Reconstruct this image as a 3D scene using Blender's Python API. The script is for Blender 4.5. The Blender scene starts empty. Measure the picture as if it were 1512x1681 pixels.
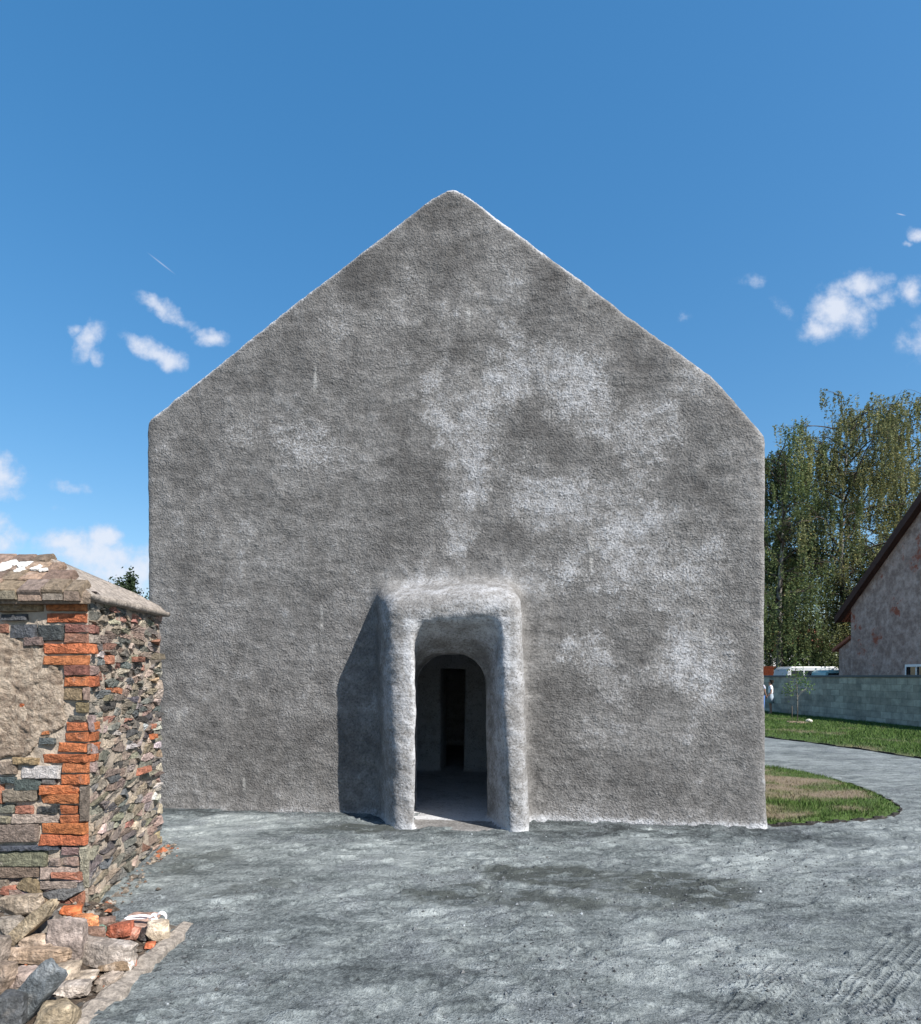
import bpy, bmesh, math, random
import numpy as np
from mathutils import Vector, Matrix
random.seed(7); rng = np.random.default_rng(7)
C = bpy.context.scene.collection
scene = bpy.context.scene

# ------------------------------------------------------------------ camera
H = 1.8; F = 1000.0; CX = 756.0; CY = 1110.0       # eye height, focal length and principal point in photo pixels
cam_d = bpy.data.cameras.new('camera'); cam = bpy.data.objects.new('camera', cam_d); C.objects.link(cam)
cam.location = (0, 0, H); cam.rotation_euler = (math.pi/2, 0, 0)
cam_d.sensor_fit = 'VERTICAL'; cam_d.sensor_height = 24.0; cam_d.lens = 24.0*F/1681
cam_d.shift_y = (CY-840.5)/1681
cam_d.clip_start = 0.05; cam_d.clip_end = 3000
scene.camera = cam

# ------------------------------------------------------------------ light
EL = math.radians(42); AZ = math.atan2(0.76, -0.65)+math.radians(3.4)    # clockwise from +Y
sdir = Vector((math.sin(AZ)*math.cos(EL), math.cos(AZ)*math.cos(EL), math.sin(EL)))
sun_d = bpy.data.lights.new('sun', 'SUN'); sun_d.energy = 4.6; sun_d.angle = math.radians(0.5); sun_d.color = (1.0, 0.95, 0.88)
sun = bpy.data.objects.new('sun', sun_d); C.objects.link(sun)
sun.rotation_euler = sdir.to_track_quat('Z', 'Y').to_euler(); sun.location = (20, -20, 30)

world = bpy.data.worlds.new('World'); scene.world = world; world.use_nodes = True
def world_sky():
    nt = world.node_tree; nt.nodes.clear(); N = nt.nodes; L = nt.links
    def n(t, **k):
        x = N.new(t)
        for a, b in k.items(): setattr(x, a, b)
        return x
    out = n('ShaderNodeOutputWorld'); bg = n('ShaderNodeBackground'); bg.inputs['Strength'].default_value = 0.10
    sky = n('ShaderNodeTexSky', sky_type='NISHITA', sun_disc=False, sun_elevation=EL, sun_rotation=AZ)
    sky.air_density = 1.0; sky.dust_density = 0.6; sky.ozone_density = 1.6; sky.altitude = 200
    hs = n('ShaderNodeHueSaturation'); hs.inputs['Hue'].default_value = SKY_HUE; hs.inputs['Saturation'].default_value = SKY_SAT; hs.inputs['Value'].default_value = SKY_VAL
    gm = n('ShaderNodeGamma'); gm.inputs['Gamma'].default_value = 0.60; L.new(sky.outputs[0], gm.inputs['Color']); L.new(gm.outputs[0], hs.inputs['Color'])
    tc = n('ShaderNodeTexCoord'); sp = n('ShaderNodeSeparateXYZ'); L.new(tc.outputs['Generated'], sp.inputs[0])
    def m(op, a, b=None, c=None, clamp=False):
        x = n('ShaderNodeMath', operation=op); x.use_clamp = clamp
        for i, v in enumerate((a, b, c)):
            if v is None: continue
            if isinstance(v, (int, float)): x.inputs[i].default_value = v
            else: L.new(v, x.inputs[i])
        return x.outputs[0]
    def vm(op, a, b):
        x = n('ShaderNodeVectorMath', operation=op)
        for i, v in enumerate((a, b)):
            if v is None: continue
            if isinstance(v, tuple): x.inputs[i].default_value = v
            else: L.new(v, x.inputs[i])
        return x
    ym = m('MAXIMUM', sp.outputs[1], 0.05)
    cb = n('ShaderNodeCombineXYZ'); L.new(m('DIVIDE', sp.outputs[0], ym), cb.inputs[0]); L.new(m('DIVIDE', sp.outputs[2], ym), cb.inputs[1])
    p = cb.outputs[0]
    def noise(vec, scale, det, rough=0.55):
        x = n('ShaderNodeTexNoise'); x.inputs['Scale'].default_value = scale; x.inputs['Detail'].default_value = det; x.inputs['Roughness'].default_value = rough
        L.new(vec, x.inputs['Vector']); return x
    w1 = noise(p, 22, 5)
    wv = vm('SUBTRACT', w1.outputs['Color'], (0.5, 0.5, 0.5)); ws = vm('MULTIPLY', wv.outputs[0], (0.034, 0.030, 0))
    pw = vm('ADD', p, ws.outputs[0]).outputs[0]
    acc = None
    blobs = [(143,560,20,34,-.5,.9),(122,543,12,12,0,.6),(160,583,13,14,0,.6),(250,575,50,17,-.5,1.0),(285,592,24,18,0,1.0),(262,505,40,15,-.45,.9),(300,530,36,10,-.5,.45),
             (345,555,28,13,-.2,.85),(1412,468,46,20,.1,.9),(1368,510,42,40,.7,1.05),(1340,545,30,18,.2,.9),(1400,520,34,34,0,.8),(1450,492,50,16,.15,.55),(1495,475,22,26,0,.75),
             (1240,460,30,11,.1,.42),(1125,521,13,11,0,.4),(1288,508,24,14,-.5,.32),(1506,384,17,12,0,.95),(1491,401,11,6,0,.6),(1540,560,60,40,0,.6),
             (-15,785,50,30,0,1.1),(-5,765,30,22,0,1.0),(10,810,30,14,0,.6),(118,800,40,11,-.15,.5),(95,835,14,10,0,.4),(10,885,36,20,0,.8),(-30,870,50,30,0,.9),
             (110,890,50,22,0,1.0),(172,885,30,22,0,1.1),(165,915,95,32,-.2,1.05),(215,940,80,40,0,1.0),(120,945,120,35,0,.5),(40,920,70,20,0,.35),(320,930,80,50,0,1.0),(-200,600,120,60,0,.9),(1750,420,140,60,0,.9),(1700,760,120,40,0,.8)]
    for (bx, by, rx, ry, rot, st) in blobs:
        cxy = ((bx-CX)/F, (CY-by)/F, 0)
        mp = n('ShaderNodeMapping', vector_type='TEXTURE'); L.new(pw, mp.inputs[0])
        mp.inputs['Location'].default_value = cxy; mp.inputs['Rotation'].default_value = (0, 0, rot); mp.inputs['Scale'].default_value = (rx*1.42/F, ry*1.42/F, 1)
        ln = vm('LENGTH', mp.outputs[0], None)
        b = m('MULTIPLY', m('SUBTRACT', 1.0, m('POWER', ln.outputs['Value'], 1.5), clamp=True), st)
        acc = b if acc is None else m('MAXIMUM', acc, b)
    nz = noise(p, 34, 9, 0.62)
    d = m('ADD', acc, m('MULTIPLY', m('SUBTRACT', nz.outputs['Fac'], 0.5), 1.35))
    mr = n('ShaderNodeMapRange', interpolation_type='SMOOTHSTEP'); L.new(d, mr.inputs['Value']); mr.inputs['From Min'].default_value = 0.10; mr.inputs['From Max'].default_value = 1.05
    gate = m('GREATER_THAN', sp.outputs[1], 0.08)
    dens = m('MULTIPLY', m('MULTIPLY', m('MULTIPLY', mr.outputs[0], .88), m('MINIMUM', m('MULTIPLY', acc, 4.0), 1.0)), gate)
    # thin vapour trails
    def trail(x0, y0, x1, y1, wid, st, acc):
        a = math.atan2(-(y1-y0), x1-x0); le = math.hypot(x1-x0, y1-y0)/2
        mp = n('ShaderNodeMapping', vector_type='TEXTURE'); L.new(p, mp.inputs[0])
        mp.inputs['Location'].default_value = (((x0+x1)/2-CX)/F, (CY-(y0+y1)/2)/F, 0); mp.inputs['Rotation'].default_value = (0, 0, a); mp.inputs['Scale'].default_value = (le/F, wid/F, 1)
        ln = vm('LENGTH', mp.outputs[0], None)
        return m('MAXIMUM', acc, m('MULTIPLY', m('MULTIPLY', m('SUBTRACT', 1.0, ln.outputs['Value'], clamp=True), st), gate))
    dens = trail(240, 413, 290, 452, 1.6, .55, dens); dens = trail(1470, 350, 1488, 354, 1.6, .8, dens)
    mix = n('ShaderNodeMix', data_type='RGBA'); L.new(dens, mix.inputs['Factor']); L.new(hs.outputs[0], mix.inputs[6])
    # cloud: lavender where thin, whiter where dense
    cr = n('ShaderNodeMix', data_type='RGBA'); cr.inputs[6].default_value = (3.0, 3.5, 4.6, 1); cr.inputs[7].default_value = (4.2, 4.45, 5.0, 1); L.new(d, cr.inputs['Factor'])
    L.new(cr.outputs[2], mix.inputs[7]); L.new(mix.outputs[2], bg.inputs['Color']); L.new(bg.outputs[0], out.inputs[0])
SKY_HUE, SKY_SAT, SKY_VAL = 0.501, 1.80, 1.66
world_sky()
scene.view_settings.view_transform = 'Standard'; scene.view_settings.look = 'None'
scene.view_settings.exposure = 0.95; scene.view_settings.gamma = 1.0
scene.render.engine = 'CYCLES'

# ------------------------------------------------------------------ helpers
def P(px, py, Y): return Vector(((px-CX)/F*Y, Y, H-(py-CY)/F*Y))
def G(px, py, h=0.0):
    Y = F*(H-h)/(py-CY); return Vector(((px-CX)/F*Y, Y, h))
def sstep(a, b, x):
    t = np.clip((x-a)/(b-a), 0, 1); return t*t*(3-2*t)
def _hash(ix, iy, iz, seed):
    h = (ix.astype(np.int64)*374761393 + iy.astype(np.int64)*668265263 + iz.astype(np.int64)*2147483647 + seed*1274126177) & 0xffffffff
    h = ((h ^ (h >> 13))*1274126177) & 0xffffffff; h = (h ^ (h >> 16)) & 0xffff
    return h.astype(np.float32)/65535.0
def vnoise(x, y, z, seed=0):
    ix, iy, iz = np.floor(x), np.floor(y), np.floor(z); fx, fy, fz = x-ix, y-iy, z-iz
    fx = fx*fx*fx*(fx*(fx*6-15)+10); fy = fy*fy*fy*(fy*(fy*6-15)+10); fz = fz*fz*fz*(fz*(fz*6-15)+10)
    r = 0
    for a in (0, 1):
        for b in (0, 1):
            for c in (0, 1):
                w = (fx if a else 1-fx)*(fy if b else 1-fy)*(fz if c else 1-fz)
                r = r+w*_hash(ix+a, iy+b, iz+c, seed)
    return r*2-1
def fbm(x, y, z, o=4, seed=0, g=0.5):
    a, s, t = 1.0, 0, 0
    x = np.asarray(x, dtype=np.float64); y = np.asarray(y, dtype=np.float64)+np.zeros_like(x); x, y, z = x*.62-y*.55+z*.56, x*.70+y*.71-z*.08, -x*.35+y*.44+z*.83; z = np.asarray(z, dtype=np.float64)+np.zeros_like(x)
    for i in range(o):
        s = s+a*vnoise(x, y, z, seed+i*17); t += a; a *= g; x, y, z = (x*.8-y*.48+z*.36)*2.03+3.1, (x*.6+y*.64-z*.48)*2.03+7.7, (y*.6+z*.8)*2.03+1.3
    return s/t
def tag(o, label=None, cat=None, group=None, kind=None):
    for k, v in (('label', label), ('category', cat), ('group', group), ('kind', kind)):
        if v: o[k] = v
    return o
def empty(name, loc, rz=0):
    o = bpy.data.objects.new(name, None); C.objects.link(o); o.location = loc; o.rotation_euler = (0, 0, rz); o.empty_display_size = 0.2; return o
def link(name, me, mat, parent=None, world_verts=True):
    me.name = name; o = bpy.data.objects.new(name, me); C.objects.link(o)
    if mat: me.materials.append(mat)
    if parent is not None:
        o.parent = parent
        if world_verts: o.matrix_parent_inverse = parent_world(parent).inverted()
    return o
def parent_world(p):
    m = Matrix.LocRotScale(p.location, p.rotation_euler, p.scale)
    if p.parent: m = parent_world(p.parent) @ p.matrix_parent_inverse @ m
    return m
def mesh_np(name, V, Fq, mat, parent=None, smooth=True, col=None, attrs=None, k=4):
    me = bpy.data.meshes.new(name); V = np.asarray(V, dtype=np.float32); Fq = np.asarray(Fq, dtype=np.int32)
    me.vertices.add(len(V)); me.vertices.foreach_set('co', V.ravel())
    me.loops.add(Fq.size); me.loops.foreach_set('vertex_index', Fq.ravel())
    me.polygons.add(len(Fq)); me.polygons.foreach_set('loop_start', np.arange(0, Fq.size, k, dtype=np.int32)); me.polygons.foreach_set('loop_total', np.full(len(Fq), k, dtype=np.int32))
    me.polygons.foreach_set('use_smooth', np.full(len(Fq), smooth)); me.update(calc_edges=True)
    if col is not None:
        a = me.color_attributes.new('Col', 'FLOAT_COLOR', 'POINT'); c = np.ones((len(V), 4), dtype=np.float32); c[:, :3] = col; a.data.foreach_set('color', c.ravel())
    for nm, v in (attrs or {}).items():
        a = me.attributes.new(nm, 'FLOAT', 'POINT'); a.data.foreach_set('value', np.asarray(v, dtype=np.float32))
    me.validate(); return link(name, me, mat, parent)
class MB:                                              # collects polygons, builds ONE mesh object
    def __init__(s): s.v = []; s.f = []; s.c = []; s.n = 0
    def add(s, verts, faces, col=(1, 1, 1)):
        b = s.n; s.v.extend([tuple(p) for p in verts]); s.n += len(verts)
        s.f.extend([[b+i for i in f] for f in faces]); s.c.extend([col]*len(verts)); return b
    def box(s, lo, hi, col=(1, 1, 1), M=None):
        x0, y0, z0 = lo; x1, y1, z1 = hi
        vs = [Vector(p) for p in ((x0,y0,z0),(x1,y0,z0),(x1,y1,z0),(x0,y1,z0),(x0,y0,z1),(x1,y0,z1),(x1,y1,z1),(x0,y1,z1))]
        if M: vs = [M @ p for p in vs]
        s.add(vs, [(0,3,2,1),(4,5,6,7),(0,1,5,4),(1,2,6,5),(2,3,7,6),(3,0,4,7)], col)
    def tube(s, pts, rad, k=8, col=(1, 1, 1)):
        rings = []; pts = [Vector(p) for p in pts]
        for i, p in enumerate(pts):
            d = (pts[min(i+1, len(pts)-1)]-pts[max(i-1, 0)]).normalized()
            a = d.orthogonal().normalized() if i == 0 else (pa - d*pa.dot(d)).normalized()
            pa = a; b = d.cross(a); r = rad[i] if hasattr(rad, '__len__') else rad
            rings.append(s.add([p+(a*math.cos(t*2*math.pi/k)+b*math.sin(t*2*math.pi/k))*r for t in range(k)], [], col))
        for i in range(len(rings)-1):
            for t in range(k): s.f.append([rings[i]+t, rings[i]+(t+1) % k, rings[i+1]+(t+1) % k, rings[i+1]+t])
        s.f.append([rings[0]+t for t in reversed(range(k))]); s.f.append([rings[-1]+t for t in range(k)])
    def build(s, name, mat, parent=None, smooth=False, bevel=0):
        me = bpy.data.meshes.new(name); me.from_pydata(s.v, [], s.f); me.update()
        a = me.color_attributes.new('Col', 'FLOAT_COLOR', 'POINT')
        a.data.foreach_set('color', np.array([(*c, 1) for c in s.c], dtype=np.float32).ravel())
        if smooth: me.polygons.foreach_set('use_smooth', [True]*len(me.polygons))
        o = link(name, me, mat, parent)
        if bevel:
            b = o.modifiers.new('bevel', 'BEVEL'); b.width = bevel; b.segments = 2; b.limit_method = 'ANGLE'
        return o

# ------------------------------------------------------------------ materials
class MT:
    def __init__(s, name, rough=0.9):
        s.m = bpy.data.materials.new(name); s.m.use_nodes = True; s.nt = s.m.node_tree; s.N = s.nt.nodes; s.L = s.nt.links
        s.b = s.N['Principled BSDF']; s.b.inputs['Roughness'].default_value = rough; s.b.inputs['Specular IOR Level'].default_value = 0.25
        s.tc = s.N.new('ShaderNodeTexCoord')
    def _in(s, sock, v):
        if isinstance(v, bpy.types.NodeSocket): s.L.new(v, sock)
        else: sock.default_value = v
    def obj(s): return s.tc.outputs['Object']
    def noise(s, scale, det=4, rough=0.55, vec=None, out='Fac', dist=0):
        x = s.N.new('ShaderNodeTexNoise'); x.inputs['Scale'].default_value = scale; x.inputs['Detail'].default_value = det; x.inputs['Roughness'].default_value = rough; x.inputs['Distortion'].default_value = dist
        s.L.new(vec or s.obj(), x.inputs['Vector']); return x.outputs[out]
    def voro(s, scale, vec=None, feat='F1', out='Distance', rnd=1):
        x = s.N.new('ShaderNodeTexVoronoi'); x.feature = feat; x.inputs['Scale'].default_value = scale; x.inputs['Randomness'].default_value = rnd
        s.L.new(vec or s.obj(), x.inputs['Vector']); return x.outputs[out]
    def mapv(s, scale=(1, 1, 1), rot=(0, 0, 0), loc=(0, 0, 0), vec=None):
        x = s.N.new('ShaderNodeMapping'); x.inputs['Scale'].default_value = scale; x.inputs['Rotation'].default_value = rot; x.inputs['Location'].default_value = loc
        s.L.new(vec or s.obj(), x.inputs['Vector']); return x.outputs[0]
    def math(s, op, a, b=None, c=None, clamp=False):
        x = s.N.new('ShaderNodeMath'); x.operation = op; x.use_clamp = clamp
        for i, v in enumerate((a, b, c)):
            if v is not None: s._in(x.inputs[i], v)
        return x.outputs[0]
    def rng(s, v, a, b, c=0.0, d=1.0):
        x = s.N.new('ShaderNodeMapRange'); x.interpolation_type = 'SMOOTHSTEP'; s._in(x.inputs[0], v)
        for i, q in enumerate((a, b, c, d)): x.inputs[i+1].default_value = q
        return x.outputs[0]
    def mix(s, f, a, b, mode='MIX'):
        x = s.N.new('ShaderNodeMix'); x.data_type = 'RGBA'; x.blend_type = mode; s._in(x.inputs['Factor'], f)
        for i, v in ((6, a), (7, b)):
            if isinstance(v, bpy.types.NodeSocket): s.L.new(v, x.inputs[i])
            else: x.inputs[i].default_value = (*v, 1) if len(v) == 3 else v
        return x.outputs[2]
    def ramp(s, f, stops):
        x = s.N.new('ShaderNodeValToRGB'); s.L.new(f, x.inputs[0]); e = x.color_ramp.elements
        while len(e) < len(stops): e.new(0.5)
        for i, (p, c) in enumerate(stops): e[i].position = p; e[i].color = (*c, 1)
        return x.outputs[0]
    def attr(s, name, out='Fac'):
        x = s.N.new('ShaderNodeAttribute'); x.attribute_name = name; return x.outputs[out]
    def bump(s, h, dist, strength=1.0, prev=None):
        x = s.N.new('ShaderNodeBump'); x.inputs['Distance'].default_value = dist; x.inputs['Strength'].default_value = strength; s.L.new(h, x.inputs['Height'])
        if prev: s.L.new(prev, x.inputs['Normal'])
        return x.outputs[0]
    def done(s, col=None, normal=None, rough=None):
        if col is not None:
            if isinstance(col, bpy.types.NodeSocket): s.L.new(col, s.b.inputs['Base Color'])
            else: s.b.inputs['Base Color'].default_value = (*col, 1)
        if normal: s.L.new(normal, s.b.inputs['Normal'])
        if rough: s.L.new(rough, s.b.inputs['Roughness'])
        return s.m
def plain(name, col, rough=0.7, var=0.25, scale=6, bump=0.003, metal=0):
    t = MT(name, rough); n = t.noise(scale, 6); c = t.mix(n, tuple(v*(1-var) for v in col), tuple(v*(1+var) for v in col))
    t.b.inputs['Metallic'].default_value = metal
    return t.done(c, t.bump(t.noise(scale*6, 5), bump))
M = {}
# shotcrete
t = MT('grey_shotcrete', 0.93)
pa = t.attr('patch'); big = t.noise(1.6, 7, 0.62); mid = t.noise(7, 6, 0.65)
rv = t.mapv((1, 1, 1), (.7, .5, .9)); gr = t.noise(36, 5, 0.70, vec=rv); pit = t.voro(52, vec=rv); tro = t.noise(2.6, 6, .6, vec=t.mapv((1, 1, 3.2)))
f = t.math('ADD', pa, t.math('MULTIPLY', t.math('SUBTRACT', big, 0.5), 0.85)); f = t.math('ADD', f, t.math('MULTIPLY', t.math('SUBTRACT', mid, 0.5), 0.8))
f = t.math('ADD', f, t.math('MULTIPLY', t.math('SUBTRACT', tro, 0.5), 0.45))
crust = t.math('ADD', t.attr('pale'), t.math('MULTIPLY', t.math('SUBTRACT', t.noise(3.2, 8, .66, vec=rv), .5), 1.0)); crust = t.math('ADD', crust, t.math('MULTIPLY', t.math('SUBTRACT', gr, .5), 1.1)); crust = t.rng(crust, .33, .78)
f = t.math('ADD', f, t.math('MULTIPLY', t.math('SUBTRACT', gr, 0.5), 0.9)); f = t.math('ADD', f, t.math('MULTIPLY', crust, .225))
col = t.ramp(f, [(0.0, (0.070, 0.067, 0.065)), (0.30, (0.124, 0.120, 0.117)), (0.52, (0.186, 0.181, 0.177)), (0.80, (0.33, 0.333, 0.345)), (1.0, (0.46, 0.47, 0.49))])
pits = t.rng(t.math('ADD', gr, t.math('MULTIPLY', pit, -0.12)), 0.26, 0.38)
pits = t.math('SUBTRACT', 1.0, pits); col = t.mix(t.math('MULTIPLY', pits, t.math('ADD', .6, t.math('MULTIPLY', crust, .4))), col, (0.055, 0.053, 0.052))  # relief shade of the pits darkened into the colour
st = t.attr('streak'); col = t.mix(t.math('MULTIPLY', st, t.rng(mid, .3, .6), clamp=True), col, (0.5, 0.49, 0.47))
ga = t.attr('grain')
hh = t.math('ADD', t.math('MULTIPLY', t.noise(85, 2, 0.5, vec=rv), 0.35), t.math('MULTIPLY', t.noise(44, 2, 0.5, vec=rv), 1.0)); hh = t.math('MULTIPLY', hh, ga)
nb = t.bump(hh, 0.017); nb = t.bump(t.math('ADD', tro, mid), .03, .8, nb)
M['shot'] = t.done(col, nb)
# stones with painted-in own colour
def stone_mat(name, bump=0.006, sc=30, spec=0.2, contrast=0.45):
    t = MT(name, 0.9); c = t.attr('Col', 'Color'); n = t.noise(sc, 8, 0.7); n2 = t.noise(sc*0.3, 5, 0.6)
    c = t.mix(t.rng(n, .3, .72), t.mix(1.0, c, (1-contrast,)*3, 'MULTIPLY'), t.mix(1.0, c, (1+contrast,)*3, 'MULTIPLY'))
    c = t.mix(t.rng(n2, .58, .75, 0, .55), c, (0.27, 0.24, 0.21))
    return t.done(c, t.bump(t.math('ADD', n, t.noise(sc*3, 4)), bump))
M['stone'] = stone_mat('rough_stone', 0.016, 26)
M['rubble'] = stone_mat('rubble_stone_surface', 0.012, 22, contrast=.5)
M['capstone'] = stone_mat('weathered_coping', 0.010, 24)
t = MT('lime_mortar', 0.95); n = t.noise(18, 8, .7); 
M['mortar'] = t.done(t.mix(n, (0.24, 0.195, 0.155), (0.48, 0.41, 0.335)), t.bump(t.math('ADD', n, t.noise(60, 5)), .012))
t = MT('crumbling_plaster', 0.95); n = t.noise(11, 8, .72, dist=.6); v = t.noise(38, 6, .7)
c = t.mix(t.rng(n, .36, .66), (0.27, 0.205, 0.155), (0.58, 0.48, 0.38)); c = t.mix(t.rng(v, .30, .42), (0.09, 0.065, 0.05), c)
M['plaster'] = t.done(c, t.bump(t.math('ADD', t.math('MULTIPLY', n, 1.5), v), .05))
# packed gravel
t = MT('packed_gravel', 0.93)
wv = t.mapv((1, 1, 1)); big = t.noise(0.9, 6, .62, vec=t.mapv((.75, 1.3, 1), (0, 0, .35))); mid = t.noise(4.6, 8, .66, vec=t.mapv((.6, 1.4, 1), (0, 0, .4)), dist=.5); fine = t.noise(30, 7, .75)
wet = t.attr('wet'); dust_tone = t.attr('dust_tone')
f = t.math('ADD', t.math('MULTIPLY', big, .5), t.math('MULTIPLY', mid, .62)); f = t.math('ADD', f, t.math('MULTIPLY', t.math('SUBTRACT', fine, .5), .8)); f = t.math('ADD', f, dust_tone)
cw = t.N.new('ShaderNodeVectorMath'); cw.operation = 'ADD'; t.L.new(t.mapv((2.6, 6.5, 1), (0, 0, .55)), cw.inputs[0]); t.L.new(t.noise(3.0, 4, .6, out='Color'), cw.inputs[1])
cv = t.voro(1.0, vec=cw.outputs[0]); clod = t.rng(t.math('ADD', cv, t.math('MULTIPLY', t.math('SUBTRACT', fine, .5), .35)), .26, .42, 1, 0); clod = t.math('MULTIPLY', clod, t.rng(t.noise(.8, 5, .6), .40, .56))
f = t.math('ADD', f, t.math('MULTIPLY', clod, .07))
c = t.ramp(f, [(0.30, (0.034, 0.040, 0.042)), (0.46, (0.092, 0.107, 0.110)), (0.59, (0.182, 0.205, 0.207)), (0.80, (0.32, 0.35, 0.348))])
gravelly = t.rng(t.noise(1.7, 6, .6), .52, .62); sp = t.voro(85, out='Color'); spk = t.rng(t.math('MULTIPLY', sp, 1.0), .0, 1.0)
c = t.mix(t.math('MULTIPLY', gravelly, .5), c, t.mix(spk, (0.03, 0.036, 0.042), (0.26, 0.285, 0.30)))
c = t.mix(t.math('MULTIPLY', wet, t.rng(mid, .42, .50, .15, 1.4), clamp=True), c, t.mix(fine, (0.035, 0.042, 0.040), (0.085, 0.095, 0.09)))
wh = t.rng(t.voro(37), .02, .035, 1, 0); c = t.mix(t.math('MULTIPLY', wh, t.rng(t.noise(5), .45, .6)), c, (.5, .52, .53))
# tyre tread marks
def band(px0, py0, px1, py1, wid):
    a = G(px0, py0); b = G(px1, py1); ang = math.atan2(b.y-a.y, b.x-a.x); ln = (b-a).length
    x = t.N.new('ShaderNodeMapping'); x.vector_type = 'TEXTURE'; x.inputs['Location'].default_value = ((a.x+b.x)/2, (a.y+b.y)/2, 0); x.inputs['Rotation'].default_value = (0, 0, ang)
    t.L.new(t.obj(), x.inputs[0]); s_ = t.N.new('ShaderNodeSeparateXYZ'); t.L.new(x.outputs[0], s_.inputs[0])
    ax = t.math('ABSOLUTE', s_.outputs[0]); ay = t.math('ABSOLUTE', s_.outputs[1])
    mk = t.math('MULTIPLY', t.rng(ax, ln/2-.1, ln/2+.08, 1, 0), t.rng(ay, wid/2-.01, wid/2+.02, 1, 0))
    cross = t.math('SINE', t.math('MULTIPLY', t.math('ADD', s_.outputs[0], t.math('MULTIPLY', ay, .5)), 170.0)); along = t.math('SINE', t.math('MULTIPLY', s_.outputs[1], 125.0))
    tr = t.math('MULTIPLY', t.math('MAXIMUM', t.math('MULTIPLY', cross, .6), along), mk); return tr, mk
b1, m1 = band(1195, 1700, 1300, 1588, .24); b2, m2 = band(1395, 1660, 1500, 1545, .30); b3, m3 = band(1330, 1690, 1260, 1610, .12)
tr = t.math('ADD', t.math('ADD', b1, b2), t.math('MULTIPLY', b3, .5)); tr = t.math('MULTIPLY', tr, t.rng(mid, .30, .45)); c = t.mix(t.math('MULTIPLY', t.math('MULTIPLY', tr, -1.0, clamp=True), .45), c, (.06, .07, .075))
nb = t.bump(t.math('ADD', t.math('MULTIPLY', fine, 1.0), t.math('ADD', t.math('MULTIPLY', mid, 2.0), t.math('MULTIPLY', clod, .55))), .026); nb = t.bump(t.voro(70), .006, 1, nb); nb = t.bump(tr, .007, 1.0, nb)
M['gravel'] = t.done(c, nb)
t = MT('lawn_soil', .95); n = t.noise(9, 7, .7); M['lawn'] = t.done(t.mix(t.attr('dry'), t.mix(n, (.030, .055, .014), (.07, .11, .028)), t.mix(n, (.10, .075, .052), (.24, .19, .14))), t.bump(n, .03))
t = MT('grass_blades', .8); c = t.attr('Col', 'Color'); t.b.inputs['Subsurface Weight'].default_value = 0; M['grass'] = t.done(c)
t = MT('birch_leaves', .7); M['leaf'] = t.done(t.attr('Col', 'Color')); tl = t.N.new('ShaderNodeBsdfTranslucent'); t.L.new(t.attr('Col', 'Color'), tl.inputs[0]); ms = t.N.new('ShaderNodeMixShader'); ms.inputs[0].default_value = .35; t.L.new(t.b.outputs[0], ms.inputs[1]); t.L.new(tl.outputs[0], ms.inputs[2]); t.L.new(ms.outputs[0], t.N['Material Output'].inputs[0])
t = MT('birch_bark', .9); n = t.noise(3, 6, .7, vec=t.mapv((1, 1, .25))); M['bark'] = t.done(t.mix(t.rng(n, .4, .6), (.05, .042, .035), (.30, .28, .25)), t.bump(n, .03))
M['darkbark'] = plain('grey_bark', (.09, .075, .06), .9, .4, 5, .02)
# concrete block wall
t = MT('concrete_blocks', .92); sw = t.N.new('ShaderNodeCombineXYZ'); s_ = t.N.new('ShaderNodeSeparateXYZ'); t.L.new(t.obj(), s_.inputs[0]); t.L.new(s_.outputs[0], sw.inputs[0]); t.L.new(s_.outputs[2], sw.inputs[1])
br = t.N.new('ShaderNodeTexBrick'); t.L.new(sw.outputs[0], br.inputs['Vector']); br.inputs['Scale'].default_value = 1.0; br.inputs['Brick Width'].default_value = .5; br.inputs['Row Height'].default_value = .25
br.inputs['Mortar Size'].default_value = .007; br.inputs['Color1'].default_value = (.27, .245, .205, 1); br.inputs['Color2'].default_value = (.44, .405, .34, 1); br.inputs['Mortar'].default_value = (.25, .23, .19, 1)
n = t.noise(2.2, 8, .7); c = t.mix(t.rng(n, .3, .7), t.mix(1.0, br.outputs[0], (.62, .66, .68), 'MULTIPLY'), t.mix(1.0, br.outputs[0], (1.3, 1.3, 1.28), 'MULTIPLY'))
M['block'] = t.done(c, t.bump(t.math('ADD', t.math('MULTIPLY', br.outputs['Fac'], -1.0), t.noise(30, 5)), .006))
M['coping'] = plain('dark_metal_coping', (.085, .095, .105), .6, .2, 3)
# old farmhouse wall
t = MT('old_house_plaster', .93); n = t.noise(.42, 8, .66); n2 = t.noise(2.4, 8, .72); n3 = t.noise(9, 6, .7)
c = t.mix(t.rng(n2, .35, .68), (.24, .165, .135), (.50, .375, .32)); c = t.mix(t.rng(n3, .28, .45), (.14, .11, .10), c)
c = t.mix(t.rng(t.math('ADD', n, t.math('MULTIPLY', t.math('SUBTRACT', n2, .5), .5)), .575, .66), c, t.mix(n3, (.20, .055, .035), (.36, .13, .08)))
M['oldwall'] = t.done(c, t.bump(t.math('ADD', n2, n3), .03))
t = MT('clay_roof_tiles', .85); w = t.N.new('ShaderNodeTexWave'); w.inputs['Scale'].default_value = 1.6; t.L.new(t.obj(), w.inputs[0]); n = t.noise(3, 6)
M['tile'] = t.done(t.mix(n, (.16, .055, .035), (.42, .16, .10)), t.bump(w.outputs['Fac'], .05))
M['darkwood'] = plain('dark_brown_verge', (.055, .028, .022), .8, .4, 4)
M['whiteframe'] = plain('white_painted_frame', (.72, .72, .70), .6, .08, 4)
t = MT('dark_glass', .08); t.b.inputs['Specular IOR Level'].default_value = .6; M['glass'] = t.done((.02, .025, .03))
M['pwhite'] = plain('white_render', (.66, .65, .66), .9, .1, 1.5)
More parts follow.
